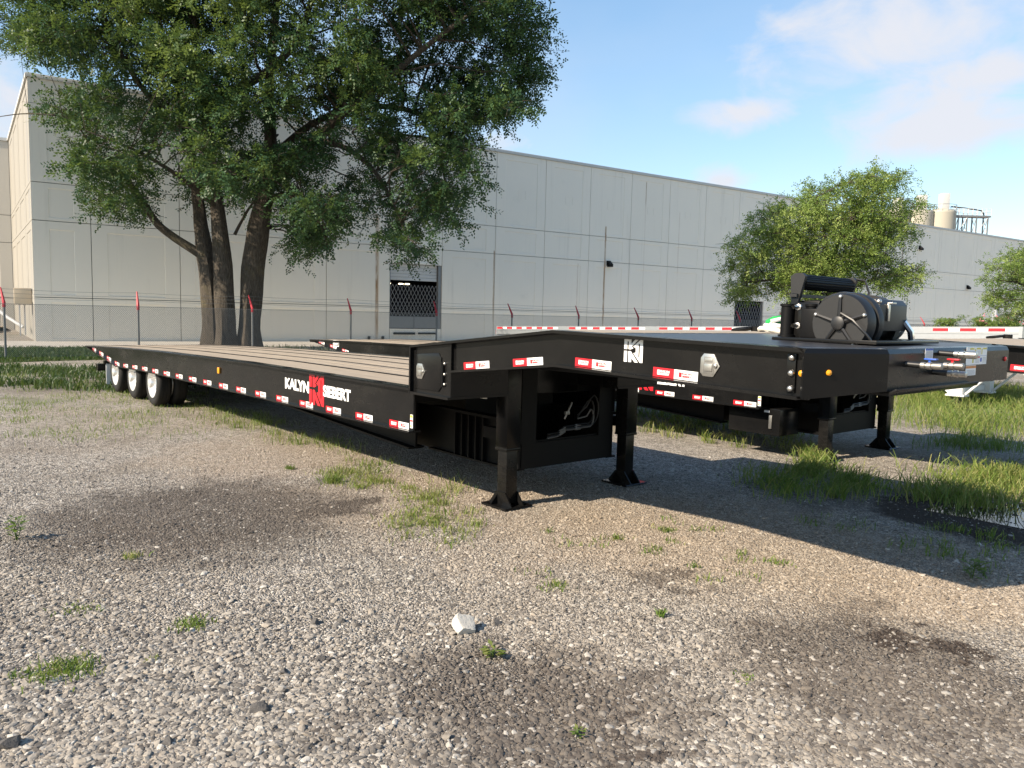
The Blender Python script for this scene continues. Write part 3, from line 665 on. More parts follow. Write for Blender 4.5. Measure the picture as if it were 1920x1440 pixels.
    for s in (0, 1):
        Yf = (lambda y: y) if s == 0 else (lambda y: W-y)
        m = MB(); m.prism([(x, bz(x)) for x in gx]+[(x, tz(x)) for x in gx[::-1]], Yf(.06), Yf(.075), 'y')
        m.beam([(Yf(0), -.02), (Yf(.14), -.02), (Yf(.14), 0), (Yf(0), 0)], [.0]+gx, tz)
        m.beam([(Yf(0), 0), (Yf(.14), 0), (Yf(.14), .016), (Yf(0), .016)], [.55, 1.0, 1.77, 2.4, 3.0, 3.50], bz)
        m.build('neck_side', K, T)
        m = MB(); m.prism([(.012, .985+dz0), (.012, 1.352+dz0), (.55, 1.408+dz0), (.55, .985+dz0)], Yf(.035), Yf(.62), 'y')
        m.box(.0, .56, Yf(.0) if s == 0 else Yf(.62), Yf(.62) if s == 0 else Yf(0), .965+dz0, .985+dz0); m.box(-.008, .012, min(Yf(.0), Yf(.62)), max(Yf(0), Yf(.62)), .965+dz0, 1.37+dz0)
        b = m.build('neck_toolbox', K, T)
        if s == 0:
            mm = MB(); mm.prism([(.045, 1.015), (.045, 1.30), (.39, 1.325), (.425, 1.29), (.425, 1.05), (.39, 1.015)], .026, .0345, 'y'); mm.build('door', K, b, bevel=.003, loc=(0, 0, dz0))
            put('latch', LATCH, b, (.075, .026, 1.10+dz0)); mm = MB(); mm.tube([(0.455, .022, 1.06), (.455, .022, 1.26)], .011, 8); mm.build('hinge', M['under'], b, loc=(0, 0, dz0))
            for z in (1.08, 1.16, 1.245): put('bolt', BOLT, b, (.47, .033, z+dz0), (0, 0, 0), (.8, .8, .8))
    MB().box(0.0, .014, .62, W-.62, .90+dz0, 1.37+dz0).build('neck_step_plate', K, T)
    m = MB(); m.beam([(.14, -.06), (W-.14, -.06), (W-.14, -.035), (.14, -.035)], [0.0, .8, 1.74, 2.05], tz); m.build('ramp_plate', M['steel_dark'], T)
    for i in range(12):
        y0 = .145+i*.1917; m = MB(); m.beam([(y0+.003, -.03), (y0+.1887, -.03), (y0+.1887, .001), (y0+.003, .001)], [.02, .8, 1.74, 2.08 if winch else 3.5], tz); m.build('neck_deck_board', M['wood'], T)
    fp = [(2.09 if winch else 3.505, .141), (3.545, .141), (3.70, .47), (3.70, 2.12), (3.545, W-.141), (2.09 if winch else 3.505, W-.141)]
    m = MB(); vs = [(x, y, tz(min(x, 3.55))-.002) for x, y in fp]+[(x, y, tz(min(x, 3.55))-.02) for x, y in fp]
    m.add(vs, [tuple(range(6)), tuple(range(11, 5, -1))]+[(i, (i+1) % 6, (i+1) % 6+6, i+6) for i in range(6)]); m.build('front_deck_plate', M['steel_dark'], T)
    m = MB(); m.box(.7, 3.5, .2, W-.2, 1.262+dz0, 1.285+dz0); m.build('king_pin_plate', M['under'], T)
    o = [(3.53, .0), (3.735, .45), (3.735, 2.14), (3.53, W)]; ii = [(3.515, .012), (3.72, .458), (3.72, 2.132), (3.515, W-.012)]
    m = MB(); zt, zb = 1.522+dz(3.6), 1.268+dz(3.6); zr = zt-.028
    V = []; 
    for ring, z in ((o, zb), (o, zr), ([(p[0]-.012, p[1]) for p in o], zt-.004), ([(p[0]-.045, p[1]) for p in o], zt+.001), (ii, zr-.03), (ii, zb)): V += [(p[0], p[1], z+(.038 if z == zb and 0 < k_ < 3 else 0)) for k_, p in enumerate(ring)]
    F = []
    for r in range(6):
        for i in range(3): F.append((r*4+i, r*4+i+1, ((r+1) % 6)*4+i+1, ((r+1) % 6)*4+i))
    F += [tuple(r*4 for r in range(6)), tuple(r*4+3 for r in range(5, -1, -1))]
    m.add(V, F); m.build('front_bulkhead', K, T)
    m = MB(); m.prism([(3.52, zb+.012), (3.73, zb+.012), (3.765, zb+.028), (3.778, zb+.05), (3.766, zb+.052), (3.74, zb+.036), (3.52, zb+.03)], .47, 1.56, 'y'); m.build('apron_lip', K, T, bevel=.004)
    # near corner hinge plate with bolts and lamps
    mm = MB().box(3.415, 3.462, .048, .0595, 1.292+dz(3.5), 1.487+dz(3.5)); h = mm.build('hinge_plate', K, T, bevel=.002)
    for z in (1.312, 1.39, 1.468): put('bolt', BOLT, h, (3.443, .047, z+dz(3.5)))
    LMP = MB().lathe([(0, .019), (-.008, .018), (-.014, .011), (-.0155, .001)], (0, 0, 0), 'y', 12).mesh('marker_lamp', M['amber'], True)
    put('marker_lamp', LMP, T, (3.492, .059, 1.392+dz(3.5)), (0, 0, 0), (.9, .9, .9)); put('marker_lamp', LMP, T, (3.592, .13, 1.4+dz(3.5)), (0, 0, radians(66)), (.8, .8, .8))
    mk = put('marker_lamp', MB().lathe([(0, .019), (-.008, .018), (-.014, .011), (-.0155, .001)], (0, 0, 0), 'y', 12).mesh('marker_lamp', M['redlens'], True), T, (3.736, 2.07, 1.44+dz(3.5)), (0, 0, radians(90)), (.8, .8, .8))
    LR = MB().box(-.035, .035, -.02, 0, -.04, .04).mesh('side_lamp', M['amber'], bevel=.008); put('side_lamp', LR, T, (-4.67, .044, .825+dz(-4.67)))
    put('latch', LATCH, T, (2.89, .059, 1.335+dz(2.9)), (0, .02, 0), (1.0, 1, 1))
    # print on the flank
    put('maker_mark', KRED, T, (-1.995, .044, .668+dz(-1.8))); put('lettering', W1, T, (-2.60, .0435, .775+dz(-2.3))); put('lettering', W2, T, (-1.675, .0428, .775+dz(-1.4)))
    put('maker_mark', KWHITE, T, (2.325, .059, 1.378+dz(2.4)))
    for i in range(20):
        x = -.385-.615*i; sl = (bot(x+.3)-bot(x))/.3
        put('reflective_sticker', STK, T, (x, .0445, bot(x)+.019), (0, -atan2(sl, 1), 0))
    for x in (.69, 1.28, 1.905, 2.555):
        sl = (bz(x+.3)-bz(x))/.3; put('reflective_sticker', STK, T, (x, .0595, bz(x)+.019), (0, -atan2(sl, 1), 0))
    MB().box(-.045, -.005, .043, .0445, .665+dz0, .78+dz0, 0).box(-.042, -.008, .0418, .043, .72+dz0, .735+dz0, 1).box(-.042, -.008, .0418, .043, .755+dz0, .775+dz0, 2).box(-.04, -.02, .0418, .043, .675+dz0, .69+dz0, 2).build('warning_label', [M['white'], M['red'], M['yellow']], T)
    MB().box(.12, .28, .60, .615, .915+dz0, .96+dz0, 0).box(.13, .175, .598, .60, .92+dz0, .955+dz0, 1).box(.19, .27, .598, .60, .925+dz0, .93+dz0, 2).box(.19, .27, .598, .60, .94+dz0, .945+dz0, 2).build('warning_label', [M['white'], M['yellow'], M['greyprint']], T)
    # neck support structure and landing legs
    m = MB()
    for yy in (.93, 2.12):
        m.box(-1.75, .36, yy-.012, yy+.012, .27, .70); m.box(-.95, .36, yy-.06, yy+.06, .69, .715); m.box(-1.0, .36, yy-.06, yy+.06, .262, .28)
        for k in range(5): m.box(-.12-k*.11, -.105-k*.11, yy-.055, yy-.0125, .28, .69)
        m.box(.1, .34, yy-.05, yy+.05, .715, 1.26)
    m.box(.34, .362, .95, 2.1, .27, .50); m.box(.30, .34, .95, 2.1, .495, .515); m.box(-.5, -.48, .95, 2.1, .3, 1.3); m.box(.335, .362, .942, 1.12, .5, 1.26); m.box(.335, .362, 1.93, 2.108, .5, 1.26)
    m.box(.0, .34, .3, 2.3, 1.22, 1.262); m.build('neck_support', M['under'], T)
    for (xx, yy, far) in ((.46, .71, 0), (.42, 2.26, 1)):
        m = MB(); m.box(xx-.075, xx+.075, yy-.075, yy+.075, .50, 1.262); m.box(xx-.1, xx+.1, yy-.1, yy-.09 if False else yy+.1, 1.235, 1.262)
        g = m.build('landing_leg', K, T, bevel=.006)
        MB().box(xx-.06, xx+.06, yy-.06, yy+.06, .03, .52).build('inner_leg', K, g, bevel=.005)
        MB().box(xx-.078, xx+.078, yy-.078, yy+.078, .488, .512).build('leg_collar', K, g, bevel=.003)
        f = MB(); f.prism([(xx-.17, .012), (xx-.15, .002), (xx+.15, .002), (xx+.17, .012), (xx+.16, .022), (xx-.16, .022)], yy-.15, yy+.15, 'y')
        for s in (-1, 1):
            f.prism([(xx-.15*1, .022), (xx+.15, .022), (xx+.06, .13), (xx-.06, .13)], yy+s*.066-.006, yy+s*.066+.006, 'y')
        f.prism([(yy-.145, .022), (yy-.06, .022), (yy-.06, .12)], xx-.05, xx-.04, 'x'); f.prism([(yy+.145, .022), (yy+.06, .022), (yy+.06, .12)], xx-.05, xx-.04, 'x')
        f.build('leg_foot', K, g)
        MB().box(xx-.31, xx-.075, yy-.03, yy+.03, .56, .66).build('leg_bracket', M['under'], g)
    # hydraulic hoses in the neck
    for k, (z, r) in enumerate(((.62, .12), (.585, .09), (.60, .15))):
        pts = [(.40, 1.22, z-.05), (.41, 1.34, z-.04), (.41, 1.42, z+.01), (.41, 1.55, z+.01), (.42, 1.66, z+.02)]+[(.43, 1.70+r*.7*sin(a)+.02*k, z+.02+r-r*cos(a)) for a in np.linspace(.3, 2.7, 7)]+[(.40, 1.72, z+2*r-.06), (.38, 1.62, z+.1)]
        h = MB().tube(pts, .008, 7).build('hydraulic_hose', M['hosegrey'] if k == 1 else M['hose'], T, smooth=True)
        for yy in (1.36, 1.56): MB().tube([(.41, yy, z+(-.03 if yy < 1.4 else .01)), (.41, yy+.07, z+(.0 if yy < 1.4 else .012))], .012, 6).build('hose_fitting', M['dullzinc'], h)
    MB().box(.40, .43, 1.42, 1.47, .74, .77).tube([(.41, 1.42, .70), (.43, 1.45, .78), (.42, 1.50, .85)], .010, 8).build('gladhand_fitting', M['dullzinc'], T, bevel=.003)
    # front hoses, valves and couplers sticking out of the bulkhead
    def coupling(y, z, ln, rd, col, big):
        x0 = 3.736; h = MB().tube([(x0-.01, y-.02, z+.004), (x0+.03, y-.01, z+.002), (x0+.07, y, z)], .016, 10).build('hose_stub', M['hose'], T, smooth=True)
        q = .72; P = [(x0+.065, .025*q), (x0+.085, .025*q), (x0+.086, .018*q), (x0+.094, .018*q), (x0+.095, .027*q), (x0+.115, .027*q), (x0+.116, .019*q), (x0+.124, .019*q), (x0+.125, (.024 if not big else .03)*q), (x0+ln, (.024 if not big else .03)*q), (x0+ln+.003, .012), (x0+ln+.004, .001)]
        MB().lathe(P, (0, y, z), 'x', 14).build('coupler', M['dullzinc'] if col else M['zinc'], h, smooth=True)
        if col: MB().box(x0+.08, x0+.14, y-.012, y+.018, z+.03, z+.038).tube([(x0+.105, y, z), (x0+.105, y, z+.032)], .007, 6).build('valve_handle', col, h, bevel=.003)
    coupling(.67, 1.437, .165, 0, M['blue'], False); coupling(1.09, 1.488, .175, 0, None, True); coupling(.96, 1.43, .16, 0, M['red'], False); coupling(1.02, 1.385, .155, 0, None, False)
    def decal(y0, y1, z0, z1, bars, nm='warning_label'):
        m = MB(); x = 3.7355; m.box(x, x+.001, y0, y1, z0, z1, 0)
        for (a, b, c, d2, mi) in bars: m.box(x+.0011, x+.0016, y0+(y1-y0)*a, y0+(y1-y0)*b, z0+(z1-z0)*c, z0+(z1-z0)*d2, mi)
        m.build(nm, [M['white'], M['blue'], M['greyprint'], M['yellow'], M['red'], M['orange']], T)
    lines = [(.1, .9, .08+.1*k, .12+.1*k, 2) for k in range(7)]
    decal(.87, .97, 1.462, 1.517, [(0, 1, .82, 1, 1)]+lines)
    decal(1.44, 1.76, 1.415, 1.519, [(.16, .36, .86, .95, 3), (.48, .68, .86, .95, 3), (.79, .98, .86, .95, 3), (.4, .44, .58, .9, 3), (.72, .76, .58, .9, 3), (0, 1, .485, .5, 1), (.5, .66, .38, .46, 4), (.3, .36, .1, .35, 3), (.68, .76, .15, .38, 1)]+[(.14, .36, .58+.06*k, .6+.06*k, 2) for k in range(4)]+[(.48, .68, .58+.06*k, .6+.06*k, 2) for k in range(4)]+[(.8, .98, .1+.07*k, .12+.07*k, 2) for k in range(5)]+[(.45, .64, .1+.07*k, .12+.07*k, 2) for k in range(4)])
    decal(1.445, 1.6, 1.352, 1.412, [(0, 1, .7, .95, 5)]+lines[:5])
    # ring on the deck edge
    mr_ = MB(); mr_.tube([(1.62+.085*cos(a), 2.36+.06*sin(a), tz(1.6)+.028+.012*cos(a)) for a in np.linspace(0, 2*pi, 17)], .016, 8, cap=False); mr_.lathe([(0, .05), (.045, .05), (.05, .045), (.05, .001)], (1.74, 2.40, tz(1.7)), 'z', 14); mr_.build('tie_down_ring', M['black'], T, smooth=True)
    if toolbox:
        b = MB().box(-.55, .16, .2, .62, .28, .60).build('side_toolbox', K, T, bevel=.01); MB().box(.02, .06, .185, .199, .36, .52).build('handle', M['zinc'], b, bevel=.004); MB().box(-.05, .02, .192, .199, .55, .575).build('warning_label', M['white'], b)
        MB().tube([(3.0, 2.4, 1.25), (3.02, 2.42, .95), (2.92, 2.40, .72), (2.93, 2.4, .55)], .028, 8).build('hanging_hose', M['hose'], T, smooth=True)
        m = MB(); m.box(-11.3, -11.0, .042, .0435, .70+dz(-11), .84+dz(-11), 0); m.box(-11.285, -11.015, .0405, .042, .72+dz(-11), .82+dz(-11), 1); add_text(m, 'SMART', -11.27, .735+dz(-11), .24, .05, .0395, 0, .05); m.box(-11.19, -11.11, .042, .0435, .66+dz(-11), .699+dz(-11), 0); m.build('name_plate', [M['white'], M['black']], T)
    if winch:
        z0 = tz(3.1)+.001
        w = MB().box(2.80, 3.46, .90, 1.76, z0, z0+.022).box(2.83, 2.88, 1.05, 1.08, z0+.02, z0+.30).box(2.83, 2.88, 1.70, 1.73, z0+.02, z0+.30).box(2.87, 3.03, 1.035, 1.05, z0+.02, z0+.24).build('winch', M['black'], T, bevel=.006)
        K2 = plain('winch_enamel', (.010, .010, .0105), .45, 0, .5, .25) if 'winchm' not in M else M['winchm']; M['winchm'] = K2
        c = (3.22, 0, 1.642)
        MB().lathe([(.93, .001), (.93, .168), (.945, .176), (1.02, .176), (1.03, .16), (1.05, .155), (1.05, .18), (1.07, .185), (1.10, .185), (1.10, .13)], c, 'y', 40).build('gear_case', K2, w, smooth=True)
        m = MB(); m.lathe([(.93, .045), (.905, .04), (.90, .03), (.90, .001)], c, 'y', 20)
        for k in range(5):
            a = radians(90+72*k); ca, sa = cos(a), sin(a); m.tube([(c[0]+.03*ca, .922, c[2]+.03*sa), (c[0]+.15*ca, .926, c[2]+.15*sa)], [.013, .009], 6)
        m.build('case_ribs', K2, w, smooth=True)
        for k in range(5):
            a = radians(90+72*k); put('bolt', BOLT, w, (c[0]+.155*cos(a), .928, c[2]+.155*sin(a)), (0, 0, 0), (.75, .75, .75))
        MB().lathe([(1.1, .12), (1.5, .12)], (3.16, 0, 1.65), 'y', 28).lathe([(1.16, .142), (1.44, .142)], (3.16, 0, 1.65), 'y', 28).build('cable_drum', M['under'], w, smooth=True)
        MB().lathe([(1.12, .001), (1.12, .195), (1.15, .20), (1.2, .20), (1.22, .17), (1.22, .001)], (3.13, 0, 1.635), 'y', 40).lathe([(1.46, .001), (1.46, .19), (1.52, .19), (1.52, .001)], (3.13, 0, 1.635), 'y', 36).build('drum_flange', K2, w, smooth=True)
        m = MB(); m.prism([(3.20, 1.60), (3.20, 1.79), (3.33, 1.79), (3.36, 1.76), (3.36, 1.60)], 1.13, 1.50, 'y'); m.prism([(3.02, 1.72), (3.02, 1.80), (3.22, 1.80), (3.22, 1.72)], 1.3, 1.52, 'y'); m.box(3.18, 3.34, 1.05, 1.13, 1.55, 1.68)
        g = m.build('motor_housing', K2, w, bevel=.008)
        MB().box(3.361, 3.372, 1.22, 1.245, 1.66, 1.77).box(3.361, 3.39, 1.22, 1.28, 1.762, 1.772).build('handle_bracket', M['zinc'], g, bevel=.002)
        for (yy, z) in ((1.09, 1.66), (1.09, 1.60), (1.14, 1.775)): put('bolt', BOLT, g, (3.345, yy, z), (0, 0, radians(90)))
        MB().tube([(3.35, 1.48, 1.66), (3.38, 1.52, 1.60), (3.38, 1.54, 1.55)], .02, 8).build('hose_elbow', M['chrome'], g, smooth=True)
        m = MB(); m.lathe([(1.08, .001), (1.08, .046), (1.71, .046), (1.71, .001)], (2.87, 0, 1.895), 'y', 18)
        for k in range(18):
            a = 2*pi*k/18; m.tube([(2.87+.046*cos(a), 1.09, 1.895+.046*sin(a)), (2.87+.046*cos(a), 1.70, 1.895+.046*sin(a))], .004, 4)
        m.build('tension_roller', M['under'], w)
        m = MB()
        for yy in (1.065, 1.725): m.prism([(2.83, z0+.25), (2.82, 1.93), (2.85, 1.95), (2.90, 1.95), (2.92, 1.93), (2.88, z0+.25)], yy-.014, yy+.014, 'y')
        m.box(2.83, 2.88, 1.03, 1.76, 1.80, 1.818); m.tube([(2.87, 1.74, 1.95), (2.96, 1.76, 1.93), (3.0, 1.74, 1.85), (3.0, 1.70, 1.78)], .008, 6); m.build('roller_frame', K2, w)
        m = MB()
        for (xx, yy, r) in ((2.83, 1.02, .04), (2.98, 1.05, .036)): m.lathe([(z0+.02, .001), (z0+.02, r+.012), (z0+.035, r+.012), (z0+.036, r), (1.74, r), (1.741, r+.008), (1.755, r+.008), (1.755, .001)], (xx, yy, 0), 'z', 18)
        m.build('guide_roller', M['under'], w, smooth=True)
        MB().box(2.96, 3.08, .95, 1.1, z0+.02, z0+.2).box(2.86, 3.0, 1.1, 1.4, 1.70, 1.78).build('pump_block', M['under'], w, bevel=.012)
        for z in (1.62, 1.735): MB().lathe([(.0, .012), (.05, .012), (.052, .02), (.07, .02), (.07, .001)], (2.93, .915, z), 'y', 8).build('port_fitting', M['zinc'], w)
        for q_, (ya, zb) in enumerate(((1.02, 1.60), (1.06, 1.64), (1.10, 1.58))): MB().tube([(2.94, ya, z0+.02), (2.96, ya-.03, zb), (3.02, ya-.01, zb+.1), (3.08, ya+.05, zb+.13)], .011, 7).build('hydraulic_line', M['hose'], w, smooth=True)
        MB().tube([(3.16+.128*cos(a), 1.2+.012*a, 1.65+.128*sin(a)) for a in np.linspace(0, 40, 320)], .012, 6).build('wire_rope', M['dullzinc'], w, smooth=True)
        MB().tube([(3.24, .90, 1.70), (3.32, .89, 1.66), (3.40, .9, 1.58), (3.43, .93, z0+.0)], .007, 6).build('brake_line', M['hose'], w, smooth=True)
    return T
TO = np.array([-.862, 6.42]); TT = np.array([sin(radians(40)), -cos(radians(40))]); TN = np.array([cos(radians(40)), sin(radians(40))])
RZ = radians(-50)
def tloc(x, y, z=0.0): q = TO+TT*x+TN*y; return (q[0], q[1], z)
trailer('step_deck_trailer', tloc(0, 0), RZ, 'black step-deck trailer with a winch on its nose and red emblem flank', winch=True)
trailer('step_deck_trailer', tloc(.45, 4.55), RZ-radians(1.0), 'black step-deck trailer without winch, parked behind the one carrying the winch', dz0=-.03, dsl=-.0128, toolbox=True)

# pale lifting sling left on the deck edge of the first trailer
sl = empty('lifting_sling', tloc(1.98, 2.36, 1.548), (0, 0, RZ+.2)); tag(sl, 'coiled pale webbing sling with green sleeve lying on the trailer deck', 'sling')
m = MB()
for k, (a0, b0, h) in enumerate(((.17, .09, .018), (.15, .08, .045), (.13, .10, .07))):
    m.tube([(a0*cos(a)+.03*k, b0*sin(a), h+.015*sin(2*a+k)) for a in np.linspace(0, 2*pi, 25)], .019, 8, cap=False)
m.tube([(-.05, -.08, .09), (.04, -.03, .12), (.12, .04, .10), (.2, .05, .04), (.25, .0, .019)], .018, 8); m.build('webbing', M['whitewebbing'], sl, smooth=True)
MB().tube([(-.10, -.02, .075), (-.04, -.03, .10), (.02, -.01, .11), (.05, .02, .10)], [.03, .036, .036, .028], 10).build('sleeve', M['greenwebbing'], sl, smooth=True)

# ------------------------------------------------------------------ aluminium flatbeds
def flatbed(loc, rz, label, slope=.0262, L=14.9):
    T = empty('flatbed_trailer', loc, (0, 0, rz)); tag(T, label, 'trailer', 'aluminium flatbed trailers in the back row')
    W = 2.55; zt = lambda x: 1.635+slope*(x-.7)
    X = [-14.2, -9, -4, .7]
    for s in (0, 1):
        Yf = (lambda y: y) if s == 0 else (lambda y: W-y)
        m = MB(); m.beam([(Yf(0), -.13), (Yf(.05), -.13), (Yf(.05), .0), (Yf(0), 0)], X, zt); m.beam([(Yf(.012), -.26), (Yf(.03), -.26), (Yf(.03), -.13), (Yf(.012), -.13)], X, zt)
        m.build('side_rail', M['alu'], T)
        m = MB(); x = -14.19; k = 0
        while x < .6:
            w = .28 if k % 2 == 0 else .2
            if not (k % 14 in (12, 13)): m.beam([(Yf(-.0015), -.085), (Yf(-.0002), -.085), (Yf(-.0002), -.03), (Yf(-.0015), -.03)], [x, min(x+w, .69)], zt, k % 2)
            x += w; k += 1
        m.build('reflective_tape', [M['red'], M['white']], T)
    for i in range(10):
        y0 = .055+i*.244; m = MB(); m.beam([(y0+.003, -.04), (y0+.241, -.04), (y0+.241, -.004), (y0+.003, -.004)], X, zt); m.build('deck_board', M['wood'] if i % 3 != 1 else M['alu'], T)
    m = MB()
    for yy in (.75, 1.8): m.beam([(yy-.01, -.62), (yy+.01, -.62), (yy+.01, -.05), (yy-.01, -.05)], X, zt); m.beam([(yy-.08, -.64), (yy+.08, -.64), (yy+.08, -.62), (yy-.08, -.62)], X, zt)
    for i in range(36): x = -14+i*.41; m.box(x-.03, x+.03, .05, 2.5, zt(x)-.16, zt(x)-.05)
    m.build('chassis_frame', M['alu'], T)
    MB().box(-14.26, -14.2, 0, W, zt(-14.2)-.28, zt(-14.2)+.003, 0).box(-14.265, -14.2605, .0, .05, zt(-14.2)-.26, zt(-14.2)-.12, 1).build('tail_bar', [M['alu'], M['red']], T)
    MB().box(.7, .76, 0, W, zt(.7)-.2, zt(.7)+.004).build('front_bar', M['alu'], T)
    for ax in (-11.2, -12.5):
        MB().tube([(ax, .3, .385), (ax, W-.3, .385)], .065, 12).box(ax-.07, ax+.07, .7, .8, .38, zt(ax)-.6).box(ax-.07, ax+.07, 1.75, 1.85, .38, zt(ax)-.6).build('axle', M['under'], T)
        for (yy, fl) in ((.03, 1), (W-.03, -1), (.285, 1), (W-.285, -1)):
            w = put('wheel', TYRE, T, (ax, yy, .385), (0, 0, 0), (1, fl, 1)); put('rim', RIM, w)
    for yy in (.55, 2.0):
        g = MB().box(-.56, -.30, yy-.11, yy+.11, .28, 1.05).box(-.60, -.26, yy-.14, yy+.14, .25, .29).build('landing_leg', M['flap'], T, bevel=.01)
        MB().box(-.50, -.36, yy-.07, yy+.07, .0, .27).box(-.60, -.26, yy-.14, yy+.14, .0, .02).build('inner_leg', M['under'], g, bevel=.006)
        MB().tube([(-.28, yy, .30), (.45, yy, 1.05)], .026, 8).tube([(-.58, yy, .30), (-1.3, yy, 1.05)], .026, 8).build('leg_brace', M['flap'], g)
    MB().box(-.46, -.40, .55, 2.0, .32, .42).build('leg_cross_bar', M['flap'], T)
    return T
flatbed(tloc(0, 12.35), RZ, 'aluminium flatbed trailer parked just behind the black trailers, red and white tape along its rail')
flatbed(tloc(.35, 16.3), RZ, 'aluminium flatbed trailer in the back row nearest the warehouse fence', slope=.036)

# ------------------------------------------------------------------ trees
def quads_mesh(name, V, rnd, mat, per=4):
    """V: (N*per,3) quads"""
    n = len(V)//per; me = bpy.data.meshes.new(name); me.vertices.add(len(V)); me.vertices.foreach_set('co', np.ascontiguousarray(V, np.float32).ravel())
    me.loops.add(n*per); me.loops.foreach_set('vertex_index', np.arange(n*per, dtype=np.int32)); me.polygons.add(n)
    me.polygons.foreach_set('loop_start', np.arange(0, n*per, per, dtype=np.int32)); me.polygons.foreach_set('loop_total', np.full(n, per, np.int32))
    me.materials.append(mat); me.update(calc_edges=True)
    at = me.attributes.new('rnd', 'FLOAT', 'POINT'); at.data.foreach_set('value', np.repeat(rnd, per).astype(np.float32)); return me
def nrm(v): return v/(np.linalg.norm(v, axis=-1, keepdims=True)+1e-9)
def inpoly(x, y, P):
    c = False; j = len(P)-1
    for i in range(len(P)):
        if (P[i][1] > y) != (P[j][1] > y) and x < (P[j][0]-P[i][0])*(y-P[i][1])/(P[j][1]-P[i][1])+P[i][0]: c = not c
        j = i
    return c
def leaves(C, r, per_clump, twig, frond, k, lw, droop, seed, tint):
    """C clump centres -> leaflet quads on drooping twigs"""
    g = np.random.default_rng(seed); N = len(C); n = N*per_clump
    base = np.repeat(C, per_clump, 0)+g.normal(0, 1, (n, 3))*np.repeat(r, per_clump)[:, None]*np.array([.36, .36, .24])
    d = nrm(g.normal(0, 1, (n, 3))*np.array([1, 1, .6])+nrm(base-np.repeat(C, per_clump, 0))*.7+np.array([0, 0, .15]))
    ln = twig*g.uniform(.5, 1.15, n); tone = np.clip(np.repeat(tint, per_clump)+g.normal(0, .12, n), 0, 1)
    nf = 9; P = []; D = []; T = []
    twv = []
    for i in range(nf):
        u = (i+.6)/nf; p = base+d*(ln*u)[:, None]+np.array([0, 0, -1.0])*(droop*ln*u*u)[:, None]
        tg = nrm(d+np.array([0, 0, -2.0])*droop*u)
        sd = nrm(np.cross(tg, g.normal(0, 1, (n, 3)))); dd = nrm(tg*.6+sd*.8+np.array([0, 0, -.35])*droop*1.6)
        P.append(p); D.append(dd); T.append(tone)
    P = np.concatenate(P); D = np.concatenate(D); T = np.concatenate(T); m = len(P)
    up = nrm(g.normal(0, 1, (m, 3))*.6+np.array([0, 0, 1.0])); S = nrm(np.cross(D, up)); out = []; rn = []
    fl = frond*g.uniform(.7, 1.2, m)
    for i in range(k):
        u = (i+.5)/k; sg = 1 if i % 2 else -1
        c = P+D*(fl*u)[:, None]+np.array([0, 0, -1.0])*(.25*droop*fl*u*u)[:, None]; a = nrm(D*.75+S*sg*.75); L = (fl*(.42 if k > 2 else .9))[:, None]; wv = nrm(np.cross(a, up))*lw
        b0 = c; tip = c+a*L; mid = c+a*L*.5
        out.append(np.stack([b0, mid-wv, tip, mid+wv], 1)); rn.append(T+g.normal(0, .06, m))
    V = np.concatenate(out).reshape(-1, 3); return V, np.clip(np.concatenate(rn), 0, 1)
def bumpy_tube(m, pts, rad, n=12, seed=0, rough=.08, flare=False):
    P = []; Rr = []
    for i in range(len(pts)-1):
        for k in range(4):
            u = k/4; P.append(np.array(pts[i])*(1-u)+np.array(pts[i+1])*u); Rr.append(rad[i]*(1-u)+rad[i+1]*u)
    P.append(np.array(pts[-1])); Rr.append(rad[-1]); P = np.array(P)
    Q = P.copy()
    for _ in range(3): Q[1:-1] = (Q[:-2]+2*Q[1:-1]+Q[2:])/4
    a = len(m.v); m.tube(list(Q), Rr, n); g = np.random.default_rng(seed); ph = g.uniform(0, 6, 4)
    for i in range(len(Q)):
        for k in range(n):
            v = np.array(m.v[a+i*n+k]); t = 2*pi*k/n; f = 1+rough*(sin(3*t+ph[0]+i*.3)+.6*sin(5*t+ph[1]-i*.2)+.5*sin(i*1.3+ph[2]+t))
            if flare and i < 3: f *= 1+.28*(3-i)/3*(1+.4*sin(4*t+ph[3]))
            m.v[a+i*n+k] = tuple(Q[i]+(v-Q[i])*f)
    return Q, Rr
